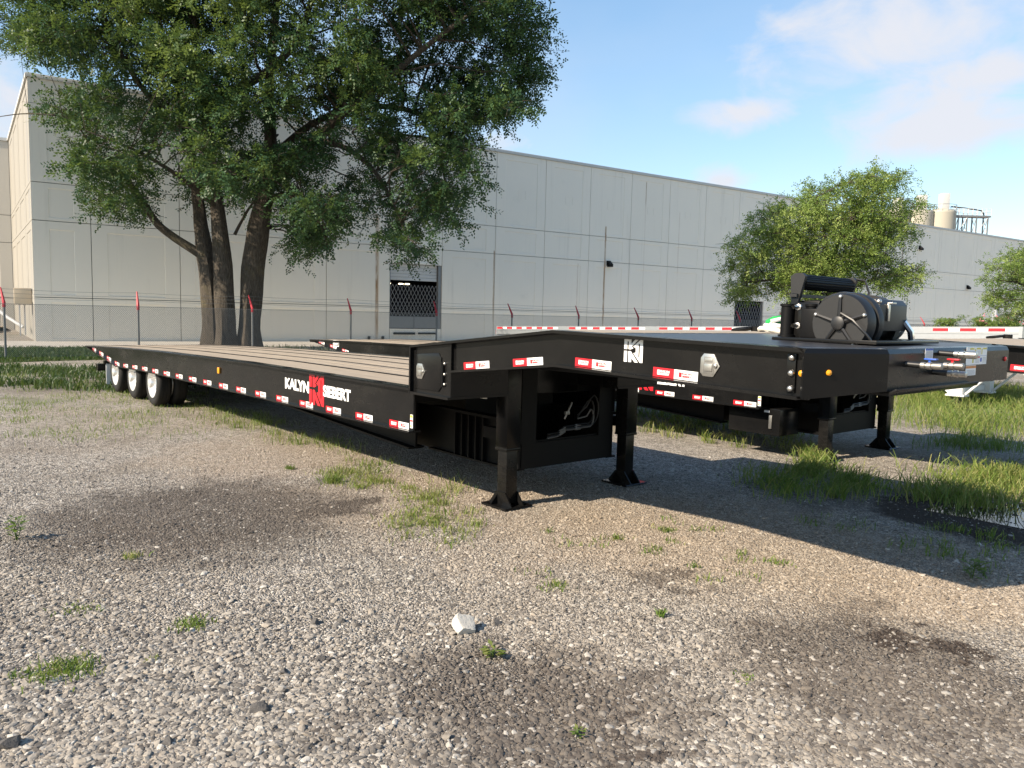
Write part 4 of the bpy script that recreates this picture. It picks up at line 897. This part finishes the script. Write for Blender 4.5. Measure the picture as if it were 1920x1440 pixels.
def make_tree(name, label, poly, holes, Y, trunks, nclump, crad, depth, per, twig, frond, k, lw, droop, mat, seed, cx, cw, grp=None, tintf=None, basepx=None):
    g = np.random.default_rng(seed); b = atdepth(*basepx, Y); root = empty(name, (b[0], b[1], 0)); tag(root, label, 'tree', grp); o = np.array([b[0], b[1], 0])
    m = MB(); samples = []
    for i, (pl, flare) in enumerate(trunks):
        pts = [atdepth(x, y, Y+dy)-o for x, y, r, dy in pl]
        if flare: pts[0][2] = -.05
        Q, Rr = bumpy_tube(m, pts, [r for _, _, r, _ in pl], 12 if pl[0][2] > .15 else 8, seed+i, .07, flare)
        st = len(Q)//3 if flare else 1
        samples += [(Q[j], Rr[j]) for j in range(st, len(Q))]
    m.build('trunk', M['bark'], root, smooth=True)
    xs = [p[0] for p in poly]; ys = [p[1] for p in poly]; C = []; tries = 0; px = []
    while len(C) < nclump and tries < 60000:
        tries += 1; x, y = g.uniform(min(xs), max(xs)), g.uniform(min(ys), max(ys))
        if not inpoly(x, y, poly): continue
        if any(((x-h[0])/h[2])**2+((y-h[1])/h[3])**2 < 1 and g.random() < h[4] for h in holes): continue
        e = 1-min(1, abs(x-cx)/cw)**2; dy = g.uniform(-1, 1)*depth*(.25+.75*sqrt(max(0, e)))
        c = atdepth(x, y, Y+dy)-o
        if c[2] < 1.3: continue
        if C and np.min(np.linalg.norm(np.array(C)-c, axis=1)) < crad*.62: continue
        C.append(c); px.append((x, y, dy))
    C = np.array(C); rr = crad*g.uniform(.75, 1.25, len(C))
    sp = np.array([s[0] for s in samples]); br = MB()
    for i, c in enumerate(C):
        dv = sp-c; dist = np.linalg.norm(dv*np.array([1, 1, 1.0]), axis=1)+np.maximum(0, dv[:, 2])*1.5; j = int(np.argmin(dist)); a = sp[j]; r0 = min(samples[j][1]*.5, .02+.012*np.linalg.norm(c-a))
        mid = (a+c)/2+np.array([g.normal(0, .15), g.normal(0, .15), .1*np.linalg.norm(c-a)])
        m1 = a*.55+mid*.45+g.normal(0, .06, 3); m2 = mid*.5+c*.5+g.normal(0, .08, 3)
        br.tube([a, m1, mid, m2, c], [r0, r0*.8, r0*.6, r0*.42, .008], 5, cap=False)
        for q in range(4):
            e = c+g.normal(0, 1, 3)*crad*.7*np.array([1, 1, .5]); br.tube([c*.6+m2*.4, (c+e)/2+np.array([0, 0, .05]), e], [.012, .009, .004], 4, cap=False)
    br.build('branches', M['bark'], root)
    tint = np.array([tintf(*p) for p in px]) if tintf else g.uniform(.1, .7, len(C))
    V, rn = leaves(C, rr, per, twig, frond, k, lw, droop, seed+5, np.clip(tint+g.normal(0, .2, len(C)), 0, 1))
    put('crown', quads_mesh('crown', V, rn, mat), root); return root
BIG = [(-60, -320), (200, -420), (500, -460), (800, -420), (1000, -250), (1060, -60), (1045, 8), (1000, 30), (985, 25), (1015, 90), (1030, 140), (985, 160), (965, 205), (925, 228), (895, 262), (905, 318), (868, 345), (892, 385), (845, 402), (812, 395), (785, 452), (765, 478), (742, 440), (700, 425), (660, 390), (640, 455), (612, 478), (565, 460), (545, 425), (500, 405), (455, 380), (430, 400), (405, 395), (388, 362), (335, 350), (270, 392), (240, 412), (190, 428), (225, 388), (195, 385), (160, 378), (140, 355), (142, 325), (118, 298), (150, 262), (90, 215), (85, 192), (118, 120), (50, 85), (10, 50), (-10, 0)]
HOL = [(630, 315, 42, 55, .8), (685, 400, 28, 38, .85), (545, 335, 20, 25, .5), (295, 330, 45, 40, .9), (330, 215, 28, 22, .7), (255, 270, 30, 25, .85), (345, 330, 32, 35, .9), (470, 390, 60, 28, .6), (80, 150, 55, 60, .85), (560, 200, 25, 20, .6), (445, 420, 70, 40, .8), (170, 410, 20, 10, .8), (640, 440, 18, 40, .9)]
YT = 27.3
TRK = [([(399, 652, .32, 0), (397, 600, .31, 0), (391, 517, .30, 0), (382, 470, .28, 0), (376, 425, .24, .1), (372, 380, .2, .2), (366, 320, .16, .4), (350, 240, .12, .8), (330, 150, .09, 1.2), (300, 40, .06, 1.6)], True),
       ([(378, 478, .16, 0), (335, 450, .14, -.2), (296, 424, .13, -.4), (265, 375, .11, -.6), (245, 347, .09, -.8), (215, 316, .07, -1.0), (186, 300, .05, -1.2)], False),
       ([(424, 654, .34, -.25), (423, 600, .33, -.25), (419, 500, .31, -.2), (410, 392, .24, -.1), (392, 300, .21, 0), (386, 215, .20, 0), (376, 140, .14, -.3), (364, 60, .12, -.6), (350, -60, .09, -1), (345, -250, .05, -1.4)], True),
       ([(388, 205, .16, 0), (425, 178, .15, -.3), (470, 155, .14, -.6), (515, 125, .13, -.9), (552, 85, .11, -1.2), (578, 30, .09, -1.4), (600, -80, .07, -1.6), (640, -220, .04, -1.8)], False),
       ([(466, 654, .40, .15), (468, 600, .37, .15), (474, 500, .38, .15), (486, 425, .36, .15), (502, 350, .28, .2), (508, 260, .2, .4), (502, 160, .17, .6), (515, 50, .14, .9), (525, -90, .10, 1.2), (520, -260, .05, 1.5)], True),
       ([(502, 345, .22, .2), (545, 300, .19, -.1), (592, 262, .16, -.5), (640, 215, .13, -1.0), (700, 170, .11, -1.5), (770, 110, .09, -1.9), (860, 40, .07, -2.3), (950, -20, .04, -2.6)], False),
       ([(505, 300, .14, .2), (580, 230, .12, .9), (680, 195, .11, 1.6), (780, 205, .09, 2.2), (850, 250, .07, 2.6), (880, 310, .04, 2.8)], False),
       ([(350, 245, .10, .8), (290, 195, .10, .5), (255, 150, .09, .2), (225, 100, .08, 0), (190, 20, .06, -.2), (160, -120, .04, -.4)], False),
       ([(186, 300, .03, -1.2), (140, 222, .03, -1.2), (95, 215, .025, -1.2), (40, 212, .018, -1.2), (-20, 222, .01, -1.2)], False),
       ([(440, 440, .06, 0), (455, 410, .05, 0), (470, 385, .04, 0), (500, 350, .03, 0)], False),
       ([(592, 262, .11, -.5), (650, 275, .09, -.9), (705, 320, .07, -1.3), (740, 385, .05, -1.6), (765, 450, .02, -1.8)], False), ([(780, 205, .07, 2.2), (825, 280, .05, 1.6), (838, 360, .03, 1.2), (830, 395, .015, 1)], False),
       ([(498, 372, .11, .2), (545, 362, .09, -.6), (585, 395, .06, -1.2), (610, 440, .04, -1.6), (615, 470, .015, -1.8)], False), ([(410, 392, .10, -.1), (350, 340, .08, -1.2), (290, 300, .06, -2.0), (230, 270, .04, -2.6), (160, 245, .02, -3)], False)]
def big_sun_tint(x, y, dy): return .2+.62*max(0, min(1, (230-y)/330))*max(0, min(1, 1.15-abs(x-470)/420))+(-.05*dy)  # paler leaf colour toward the crown top paints in sunlit foliage
make_tree('honey_locust_tree', 'tall honey locust with three stout trunks and drooping dark foliage before the warehouse', BIG, HOL, YT, TRK, 720, .70, 4.2, 18, .78, .27, 5, .034, .34, M['leaf'], 11, 500, 580, None, big_sun_tint, (430, 640))
YR = 32.0
RT = [(1352, 492), (1385, 432), (1440, 392), (1500, 368), (1545, 335), (1560, 355), (1582, 330), (1600, 345), (1640, 315), (1685, 318), (1700, 335), (1680, 365), (1730, 378), (1725, 392), (1680, 415), (1735, 435), (1680, 455), (1728, 502), (1735, 520), (1695, 535), (1655, 540), (1600, 552), (1540, 568), (1500, 572), (1460, 555), (1385, 560), (1355, 545), (1410, 520)]
RTR = [([(1558, 668, .15, 0), (1556, 610, .13, 0), (1552, 550, .12, 0), (1556, 500, .1, 0), (1580, 430, .07, .2), (1620, 370, .05, .3), (1660, 330, .03, .4)], True),
       ([(1555, 530, .08, 0), (1510, 470, .06, -.5), (1460, 430, .04, -.9), (1410, 440, .02, -1.2)], False), ([(1554, 540, .08, 0), (1620, 480, .06, .4), (1690, 440, .04, .8)], False),
       ([(1553, 560, .07, 0), (1640, 520, .05, -.4), (1710, 510, .03, -.8)], False), ([(1553, 560, .07, 0), (1480, 520, .05, -.6), (1400, 530, .03, -1.0)], False), ([(1556, 500, .07, 0), (1545, 430, .05, -.5), (1530, 370, .03, -.8)], False)]
make_tree('young_tree', 'young bright green tree with an upswept right side behind the winch', RT, [(1695, 470, 30, 12, .8), (1425, 505, 30, 12, .7), (1650, 450, 20, 25, .5)], YR, RTR, 300, .42, 2.3, 16, .62, .17, 3, .028, .28, M['leaf2'], 23, 1545, 215, 'young trees in the verge',
          lambda x, y, dy: .35+.35*max(0, min(1, (1560-x)/200))+.2*max(0, (420-y)/120)-.1*dy, (1556, 640))  # sun side painted in: leaf tint lighter to the left, top and front
YF = 42.0
FT = [(1842, 530), (1868, 488), (1905, 452), (1960, 432), (2040, 440), (2090, 520), (2060, 600), (1960, 605), (1890, 590), (1858, 575)]
make_tree('young_tree', 'young bright green tree at the far end, beside the climbing roses', FT, [], YF, [([(1985, 650, .15, 0), (1983, 580, .12, 0), (1975, 520, .09, 0), (1985, 460, .04, 0)], True), ([(1983, 580, .07, 0), (1920, 530, .05, -.4), (1870, 525, .02, -.6)], False), ([(1980, 560, .07, 0), (2040, 520, .04, .4)], False)],
          150, .5, 2.2, 12, .7, .2, 3, .034, .35, M['leaf2'], 31, 1980, 140, 'young trees in the verge', lambda x, y, dy: .45, (1985, 650))
# climbing roses on the fence and a grey cabinet
def bush(px, py_top, w, h, Y, label, seed, flowers):
    g = np.random.default_rng(seed); p = atdepth(px, py_top, Y); r = empty('rose_bush', (p[0], p[1], 0)); tag(r, label, 'shrub', 'climbing roses on the fence'); zt = p[2]
    C = np.stack([g.normal(0, w*.36, 40), g.normal(0, .3, 40), zt*(.3+.62*g.random(40)**.7)], 1); m = MB()
    for c in C[:16]: m.tube([(c[0]*.2, 0, -.02), (c[0]*.6, c[1]*.5, c[2]*.6), tuple(c)], [.02, .014, .006], 5)
    m.build('stem', M['bark'], r)
    V, rn = leaves(C, np.full(40, .28), 9, .35, .12, 3, .03, .3, seed, np.full(40, .35)); put('foliage', quads_mesh('foliage', V, rn, M['leaf2']), r)
    for k in range(flowers):
        m = MB(); c = (g.normal(0, w*.4), -.35+g.normal(0, .1), zt*(.75+.3*g.random()))
        for q in range(3): m.lathe([(-.04, .001), (-.02, .04), (.02, .048), (.04, .02), (.042, .001)], (c[0]+g.normal(0, .06), c[1]+g.normal(0, .06), c[2]+g.normal(0, .06)), 'z', 7)
        m.build('bloom', M['petal'], r)
bush(1845, 590, 1.3, 2.3, 50, 'climbing rose bush with pink blooms left of the grey cabinet', 3, 6)
bush(1893, 590, 1.3, 2.3, 50, 'climbing rose bush with pink blooms right of the grey cabinet', 4, 5)
bush(1780, 596, .9, 2.1, 50, 'sparse leafy rose bush without blooms around a fence post', 5, 0)
p = atdepth(1868, 577, 51)
cb = MB().box(-.16, .16, -.14, .14, 0, p[2]-.02).box(-.18, .18, -.16, .16, p[2]-.02, p[2]+.03).box(-.13, .13, -.148, -.141, 1.0, p[2]-.2).build('utility_cabinet', plain('cabinet_grey', (.30, .32, .35), .5), bevel=.01, loc=(p[0], p[1], 0), rz=.4)
tag(cb, 'narrow grey utility cabinet standing between the climbing roses', 'cabinet')

# ------------------------------------------------------------------ grass
def blades(P, H, w, lean, seed, tone, name, mat):
    g = np.random.default_rng(seed); n = len(P); a = g.uniform(0, 2*pi, n); d = np.stack([np.cos(a), np.sin(a), np.zeros(n)], 1); f = g.uniform(0, 2*pi, n); s = np.stack([np.cos(f), np.sin(f), np.zeros(n)], 1)
    b = np.concatenate([P, np.zeros((n, 1))], 1); L = (lean*H*g.uniform(.2, 1.3, n))[:, None]; Hc = H[:, None]; up = np.array([0, 0, 1.0]); W = (w*g.uniform(.6, 1.3, n))[:, None]
    p0 = b-up*.01; p1 = b+up*Hc*.5+d*L*.22; p2 = b+up*Hc*.86+d*L*.62; p3 = b+up*Hc*(1-.12*lean)+d*L
    V1 = np.stack([p0-s*W, p0+s*W, p1+s*W*.9, p1-s*W*.9], 1); V2 = np.stack([p1-s*W*.9, p1+s*W*.9, p2+s*W*.55, p2-s*W*.55], 1); V3 = np.stack([p2-s*W*.55, p2+s*W*.55, p3+s*W*.08, p3-s*W*.08], 1)
    t = np.clip(tone+g.normal(0, .2, n)+(g.random(n) < .1)*.35, 0, 1); V = np.concatenate([V1, V2, V3]).reshape(-1, 3); return quads_mesh(name, V, np.concatenate([t, t, t]), mat)
def scatter(poly, n, seed, clump=0, cr=.1):
    g = np.random.default_rng(seed); P = [tuple(p[:2]) for p in poly]; A = np.array(P); lo, hi = A.min(0), A.max(0); out = []
    if clump:
        cs = []
        while len(cs) < clump:
            q = g.uniform(lo, hi)
            if inpoly(q[0], q[1], P): cs.append(q)
        cs = np.array(cs); k = g.integers(0, clump, n); return cs[k]+g.normal(0, 1, (n, 2))*(cr*g.uniform(.4, 1.4, clump)[k])[:, None]
    while len(out) < n:
        q = g.uniform(lo, hi)
        if inpoly(q[0], q[1], P): out.append(q)
    return np.array(out)
def gp(*px): return [ground(*q) for q in px]
def U(a, b, n, seed): return np.random.default_rng(seed).uniform(a, b, n)
def grass(name, label, parts, mat, w):
    P = np.concatenate([p for p, _, _, _ in parts]); H = np.concatenate([h for _, h, _, _ in parts]); T = np.concatenate([np.full(len(p), t) for p, _, t, _ in parts]); L = parts[0][3]
    kind(put(name, blades(P, H, w, L, sum(map(ord, name)) % 97, T, name, mat)), 'stuff', label)
r1 = gp((1405, 905), (1450, 888), (1530, 880), (1600, 890), (1630, 915), (1590, 935), (1500, 940), (1430, 930)); r0 = gp((1490, 868), (1520, 850), (1560, 852), (1555, 875), (1510, 885)); r2 = gp((1660, 905), (1720, 893), (1800, 890), (1920, 890), (2100, 895), (2100, 965), (1920, 955), (1810, 950), (1740, 940)); r3 = gp((1690, 755), (1760, 735), (1920, 735), (2200, 740), (2200, 830), (1920, 822), (1760, 805), (1700, 790)); r4 = gp((1190, 770), (1300, 790), (1500, 815), (1540, 850), (1400, 850), (1250, 830), (1190, 810)); r5 = gp((1190, 745), (1350, 770), (1480, 810), (1320, 800), (1190, 780))
r6 = gp((1765, 825), (1830, 815), (1890, 825), (1880, 850), (1790, 855))
grass('tall_grass', 'tall bright green grass beside the puddle and around the trailer legs', [
    (scatter(r1, 1900, 1, 26, .15), U(.04, .19, 1900, 1), .58, 1.0), (scatter(r0, 500, 7, 5, .08), U(.08, .22, 500, 7), .6, 1.0), (scatter(r2, 4600, 2, 60, .2), U(.05, .24, 4600, 2), .64, 1.0), (scatter(r3, 17000, 3, 120, .55), U(.12, .38, 17000, 3), .6, 1.0),
    (scatter(r4, 1000, 4, 34, .09), U(.05, .20, 1000, 4), .68, 1.0), (scatter(r5, 1800, 5, 40, .25), U(.06, .2, 1800, 5), .3, 1.0), (scatter(r6, 900, 6, 9, .2), U(.06, .18, 900, 6), .45, 1.0)], M['grass'], .0046)
g1 = gp((610, 880), (650, 875), (720, 905), (780, 905), (830, 935), (880, 955), (900, 985), (860, 1025), (800, 1010), (730, 1010), (715, 985), (760, 960), (740, 925), (640, 915)); g2 = gp((380, 770), (470, 775), (760, 880), (900, 920), (890, 945), (760, 905), (600, 850), (420, 800)); g3 = gp((0, 700), (380, 735), (420, 800), (200, 830), (0, 830))
grass('gravel_grass', 'short thin grass sprouting through the gravel', [(scatter(g1, 2700, 11, 48, .09), U(.012, .07, 2700, 11), .74, .9), (scatter(g2, 1700, 12, 60, .12), U(.03, .12, 1700, 12), .62, .9), (scatter(g3, 5600, 13, 120, .25), U(.02, .075, 5600, 13), .6, .9),
    (scatter(gp((900, 1000), (1300, 960), (1500, 1060), (1200, 1120), (950, 1080)), 500, 14, 22, .05), U(.015, .05, 500, 14), .55, .9), (scatter(gp((1380, 960), (1900, 1000), (1900, 1100), (1600, 1000)), 500, 15, 30, .07), U(.02, .08, 500, 15), .4, .9)], M['grass'], .0034)
lw_ = [wl2(-22, 5.6), wl2(5.5, 5.6), wl2(7.5, 8.5), wl2(2.5, 12.8), wl2(-4, 14.3), wl2(-22, 14.3)]
grass('lawn_grass', 'dark green mown lawn strip along the fence', [(scatter(lw_, 36000, 21), U(.05, .13, 36000, 21), .35, .8), (scatter(gp((0, 690), (300, 690), (420, 720), (300, 740), (0, 725)), 4500, 22, 90, .25), U(.05, .2, 4500, 22), .5, .8),
    (scatter([wl2(6, 6), wl2(60, 7), wl2(60, 12), wl2(8, 12)], 9000, 23), U(.06, .2, 9000, 23), .5, .8)], M['lawn'], .011)
# single weeds one can count
def weed(px, py, h, n, spread, label, seed, broad=False, tone=.5):
    b = ground(px, py); g = np.random.default_rng(seed)
    e = empty('weed_plant', (b[0], b[1], 0)); tag(e, label, 'weed', 'weeds growing in the gravel'); m = MB()
    if broad:
        P = []; T = []
        for k in range(n):
            a = g.uniform(0, 6.28); z = h*g.uniform(.15, 1); r = spread*g.uniform(.2, .7); c = np.array([r*cos(a)*.5, r*sin(a)*.5, z]); d = np.array([cos(a), sin(a), g.uniform(-.2, .6)]); d /= np.linalg.norm(d); s = np.array([-sin(a), cos(a), 0]); L = spread*g.uniform(.35, .6); w = L*.26
            P += [c, c+d*L*.5+s*w, c+d*L, c+d*L*.5-s*w]; T.append(tone+g.normal(0, .15))
        put('leaf_cluster', quads_mesh('leaf_cluster', np.array(P), np.clip(np.array(T), 0, 1), M['grass']), e)
        for k in range(4): m.tube([(0, 0, -.01), (g.normal(0, spread*.12), g.normal(0, spread*.12), h*.5), (g.normal(0, spread*.25), g.normal(0, spread*.25), h*.95)], [.003, .0025, .0012], 5)
        m.build('stem', M['leaf2'], e)
    else:
        Pt = g.normal(0, spread*.4, (n, 2)); put('blade_tuft', blades(Pt, h*g.uniform(.4, 1, n), .0035, 1.1, seed, np.full(n, tone), 'blade_tuft', M['grass']), e)
weed(31, 1013, .17, 46, .10, 'upright leafy weed standing alone beside the left damp patch', 1, True, .45)
weed(360, 1172, .045, 130, .12, 'low flat grass tuft with a dry twig next to it', 2)
weed(120, 1262, .06, 260, .17, 'widest low green tuft with yellowing tips, lying on pale stones', 3)
weed(45, 1268, .03, 60, .10, 'small faded tuft beside the widest low green tuft', 13)
weed(150, 1145, .025, 90, .14, 'flattened pale grass tuft among fine gravel', 4, tone=.7)
weed(250, 1045, .05, 60, .09, 'dry yellowish tuft at the rim of the left damp patch', 5, tone=.85)
weed(285, 1240, .02, 40, .05, 'tiny yellow-green sprig above the pebbles', 6, tone=.8)
weed(625, 905, .10, 150, .13, 'thick bright tuft at the edge of the left damp patch near the trailer shadow', 7)
weed(925, 1232, .05, 34, .085, 'yellow-green broadleaf weed beside the pale rock', 8, True, .75)
weed(1084, 1382, .035, 16, .05, 'small broadleaf seedling in the dark damp gravel', 9, True, .5)
weed(1240, 1155, .06, 40, .04, 'lone spiky grass tuft in a small soil ring', 10)
weed(1040, 1100, .03, 110, .13, 'low clover-like green patch in pale gravel', 12)
weed(1822, 1085, .13, 50, .12, 'loose green weed inside the trailer shadow', 14, True, .35)
weed(1395, 1272, .02, 40, .07, 'faint flattened tuft between two brown damp patches', 15, tone=.6)
weed(1250, 995, .03, 60, .08, 'short tuft in sunlit gravel before the trailer legs', 16)
weed(545, 880, .06, 60, .06, 'small tuft in sunlit gravel close to the trailer shadow', 17)

# ------------------------------------------------------------------ rocks and pebbles
def rock(px, py, size, label, mat, seed, flat=.65, nm='rock', wid=.42, rot=None):
    b = ground(px, py); g = np.random.default_rng(seed); bm = bmesh.new(); bmesh.ops.create_icosphere(bm, subdivisions=3, radius=1)
    cuts = [(nrm(g.normal(0, 1, 3)), g.uniform(.38, .8)) for _ in range(16)]
    for v in bm.verts:
        p = np.array(v.co)
        for n_, d_ in cuts:
            e = np.dot(p, n_)-d_
            if e > 0: p = p-n_*e*.97
        p = p*(1+g.normal(0, .018)); v.co = p*np.array([size*.5, size*wid, size*.5*flat])
    zmin = min(v.co.z for v in bm.verts)
    for v in bm.verts: v.co.z -= zmin*.38
    me = bpy.data.meshes.new(nm); bm.to_mesh(me); bm.free(); me.materials.append(mat); me.polygons.foreach_set('use_smooth', [True]*len(me.polygons)); me.set_sharp_from_angle(angle=radians(18))
    return tag(put(nm, me, None, (b[0], b[1], -.004), (0, 0, g.uniform(0, 6) if rot is None else rot)), label, 'rock', 'loose rocks on the gravel')
rock(873, 1184, .16, 'largest pale limestone rock lying by the broadleaf weed', M['rockpale'], 14, 1.2, 'rock', .42, .1)
for i, (x, y, s, lb) in enumerate([(590, 1170, .085, 'dark asphalt lump, left one of the close pair behind the pale rock'), (640, 1166, .075, 'dark asphalt lump, right one of the close pair behind the pale rock'), (601, 1237, .07, 'grey crumbled lump on pale stones near two darker lumps'), (662, 1232, .055, 'small black lump, nearer the grey crumbled lump of two'), (690, 1236, .055, 'small black lump, further from the grey crumbled lump of two'),
        (482, 1335, .11, 'flat grey broken concrete slab piece among pebbles'), (430, 1310, .06, 'knobbly dark lump beside the flat concrete piece'), (205, 1006, .06, 'thin dark stone at the rim of the left damp patch'), (262, 1140, .065, 'dark stone alone on fine gravel beside the flattened tuft'), (86, 1082, .05, 'thin grey stone chip below the upright weed'),
        (14, 1402, .13, 'black broken asphalt lump at the edge of the lot'), (318, 1395, .085, 'thin tilted black asphalt chip among coarse pebbles'), (932, 1170, .085, 'rough grey rock right beside the pale limestone rock'), (533, 1262, .08, 'brownish rough lump below the grey crumbled lump'), (1050, 1155, .045, 'small dark stone in pale gravel right of the pale rock'), (790, 1200, .05, 'small dark stone left of the pale rock')]):
    rock(x, y, s*.95, lb, M['rockdark'], 20+i, .7 if s > .06 else .5)
rock(1562, 1403, .05, 'small cream stone on the brown damp gravel', M['rockpale'], 51, .5); rock(1690, 1290, .05, 'small pale flat stone beside the dark mud spot', M['rockpale'], 52, .4); rock(838, 1215, .045, 'small pale stone below the pale limestone rock', M['rockpale'], 53, .6)

def gravel_stuff():
    g = np.random.default_rng(99); n = 320000
    u, v = g.uniform(-60, 1980, n), 812+(1470-812)*g.random(n)**.85
    D = np.stack([(u-960)/FPX, (720-v)/FPX, np.ones(n)], 1)@CM; t = -EYE/D[:, 2]; P = D*t[:, None]; nz0 = np.sin(P[:, 0]*2.1+1.3*np.sin(P[:, 1]*1.7))+np.sin(P[:, 1]*2.9+1.1*np.sin(P[:, 0]*2.3+1))+.7*np.sin(P[:, 0]*5.3-P[:, 1]*4.1); keep = (P[:, 1] < 9.5) & (g.random(n) < np.clip(.75+.25*nz0, .3, 1)); P = P[keep]; n = len(P)
    me = bpy.data.meshes.new('loose_gravel'); me.vertices.add(n); me.vertices.foreach_set('co', np.concatenate([P[:, :2], np.full((n, 1), .001)], 1).astype(np.float32).ravel())
    coarse = .28/(1+np.exp((P[:, 1]-3.7+.35*np.clip(P[:, 0], -1, 3))*3.5))+.9
    sz = np.clip(g.lognormal(math.log(.0042), .5, n)*coarse, .0022, .017); sz = np.where(P[:, 1] > 5, np.maximum(sz, .005), sz)
    at = me.attributes.new('sz', 'FLOAT', 'POINT'); at.data.foreach_set('value', sz.astype(np.float32)); me.update()
    o = put('loose_gravel', me); kind(o, 'stuff', 'loose crushed stone gravel covering the lot')
    ng = bpy.data.node_groups.new('pebble_scatter', 'GeometryNodeTree'); ng.interface.new_socket('Geometry', in_out='INPUT', socket_type='NodeSocketGeometry'); ng.interface.new_socket('Geometry', in_out='OUTPUT', socket_type='NodeSocketGeometry')
    N = ng.nodes; Lk = ng.links; gi = N.new('NodeGroupInput'); go = N.new('NodeGroupOutput'); jn = N.new('GeometryNodeJoinGeometry')
    for k in range(5):
        ic = N.new('GeometryNodeMeshIcoSphere'); ic.inputs['Radius'].default_value = 1; ic.inputs['Subdivisions'].default_value = 2
        nz_ = N.new('ShaderNodeTexNoise'); nz_.inputs['Scale'].default_value = .9; nz_.inputs['Detail'].default_value = 1.5
        ps = N.new('GeometryNodeInputPosition'); ad_ = N.new('ShaderNodeVectorMath'); ad_.operation = 'ADD'; ad_.inputs[1].default_value = (k*7.3, k*3.1, 1.7*k); Lk.new(ps.outputs[0], ad_.inputs[0]); Lk.new(ad_.outputs[0], nz_.inputs['Vector'])
        sb = N.new('ShaderNodeVectorMath'); sb.operation = 'SUBTRACT'; sb.inputs[1].default_value = (.5, .5, .5); Lk.new(nz_.outputs['Color'], sb.inputs[0]); sc_ = N.new('ShaderNodeVectorMath'); sc_.operation = 'SCALE'; sc_.inputs['Scale'].default_value = 1.25; Lk.new(sb.outputs[0], sc_.inputs[0])
        sp_ = N.new('GeometryNodeSetPosition'); Lk.new(ic.outputs['Mesh'], sp_.inputs['Geometry']); Lk.new(sc_.outputs[0], sp_.inputs['Offset'])
        sm = N.new('GeometryNodeSetMaterial'); sm.inputs['Material'].default_value = M['pebble']; Lk.new(sp_.outputs[0], sm.inputs[0])
        tr_ = N.new('GeometryNodeTransform'); tr_.inputs['Scale'].default_value = (1.1+.15*k, .85+.1*((k*2) % 3), .62); Lk.new(sm.outputs[0], tr_.inputs[0])
        ti = N.new('GeometryNodeGeometryToInstance'); Lk.new(tr_.outputs[0], ti.inputs[0]); Lk.new(ti.outputs[0], jn.inputs[0])
    ip = N.new('GeometryNodeInstanceOnPoints'); Lk.new(gi.outputs[0], ip.inputs['Points']); Lk.new(jn.outputs[0], ip.inputs['Instance']); ip.inputs['Pick Instance'].default_value = True
    rv = N.new('FunctionNodeRandomValue'); rv.data_type = 'INT'; rv.inputs[4].default_value = 0; rv.inputs[5].default_value = 4; Lk.new(rv.outputs[2], ip.inputs['Instance Index'])
    rr_ = N.new('FunctionNodeRandomValue'); rr_.data_type = 'FLOAT_VECTOR'; rr_.inputs[0].default_value = (-.5, -.5, 0); rr_.inputs[1].default_value = (.5, .5, 6.28); rr_.inputs[8].default_value = 5; Lk.new(rr_.outputs[0], ip.inputs['Rotation'])
    na = N.new('GeometryNodeInputNamedAttribute'); na.data_type = 'FLOAT'; na.inputs[0].default_value = 'sz'; Lk.new(na.outputs[0], ip.inputs['Scale']); Lk.new(ip.outputs[0], go.inputs[0])
    o.modifiers.new('pebbles', 'NODES').node_group = ng
gravel_stuff()
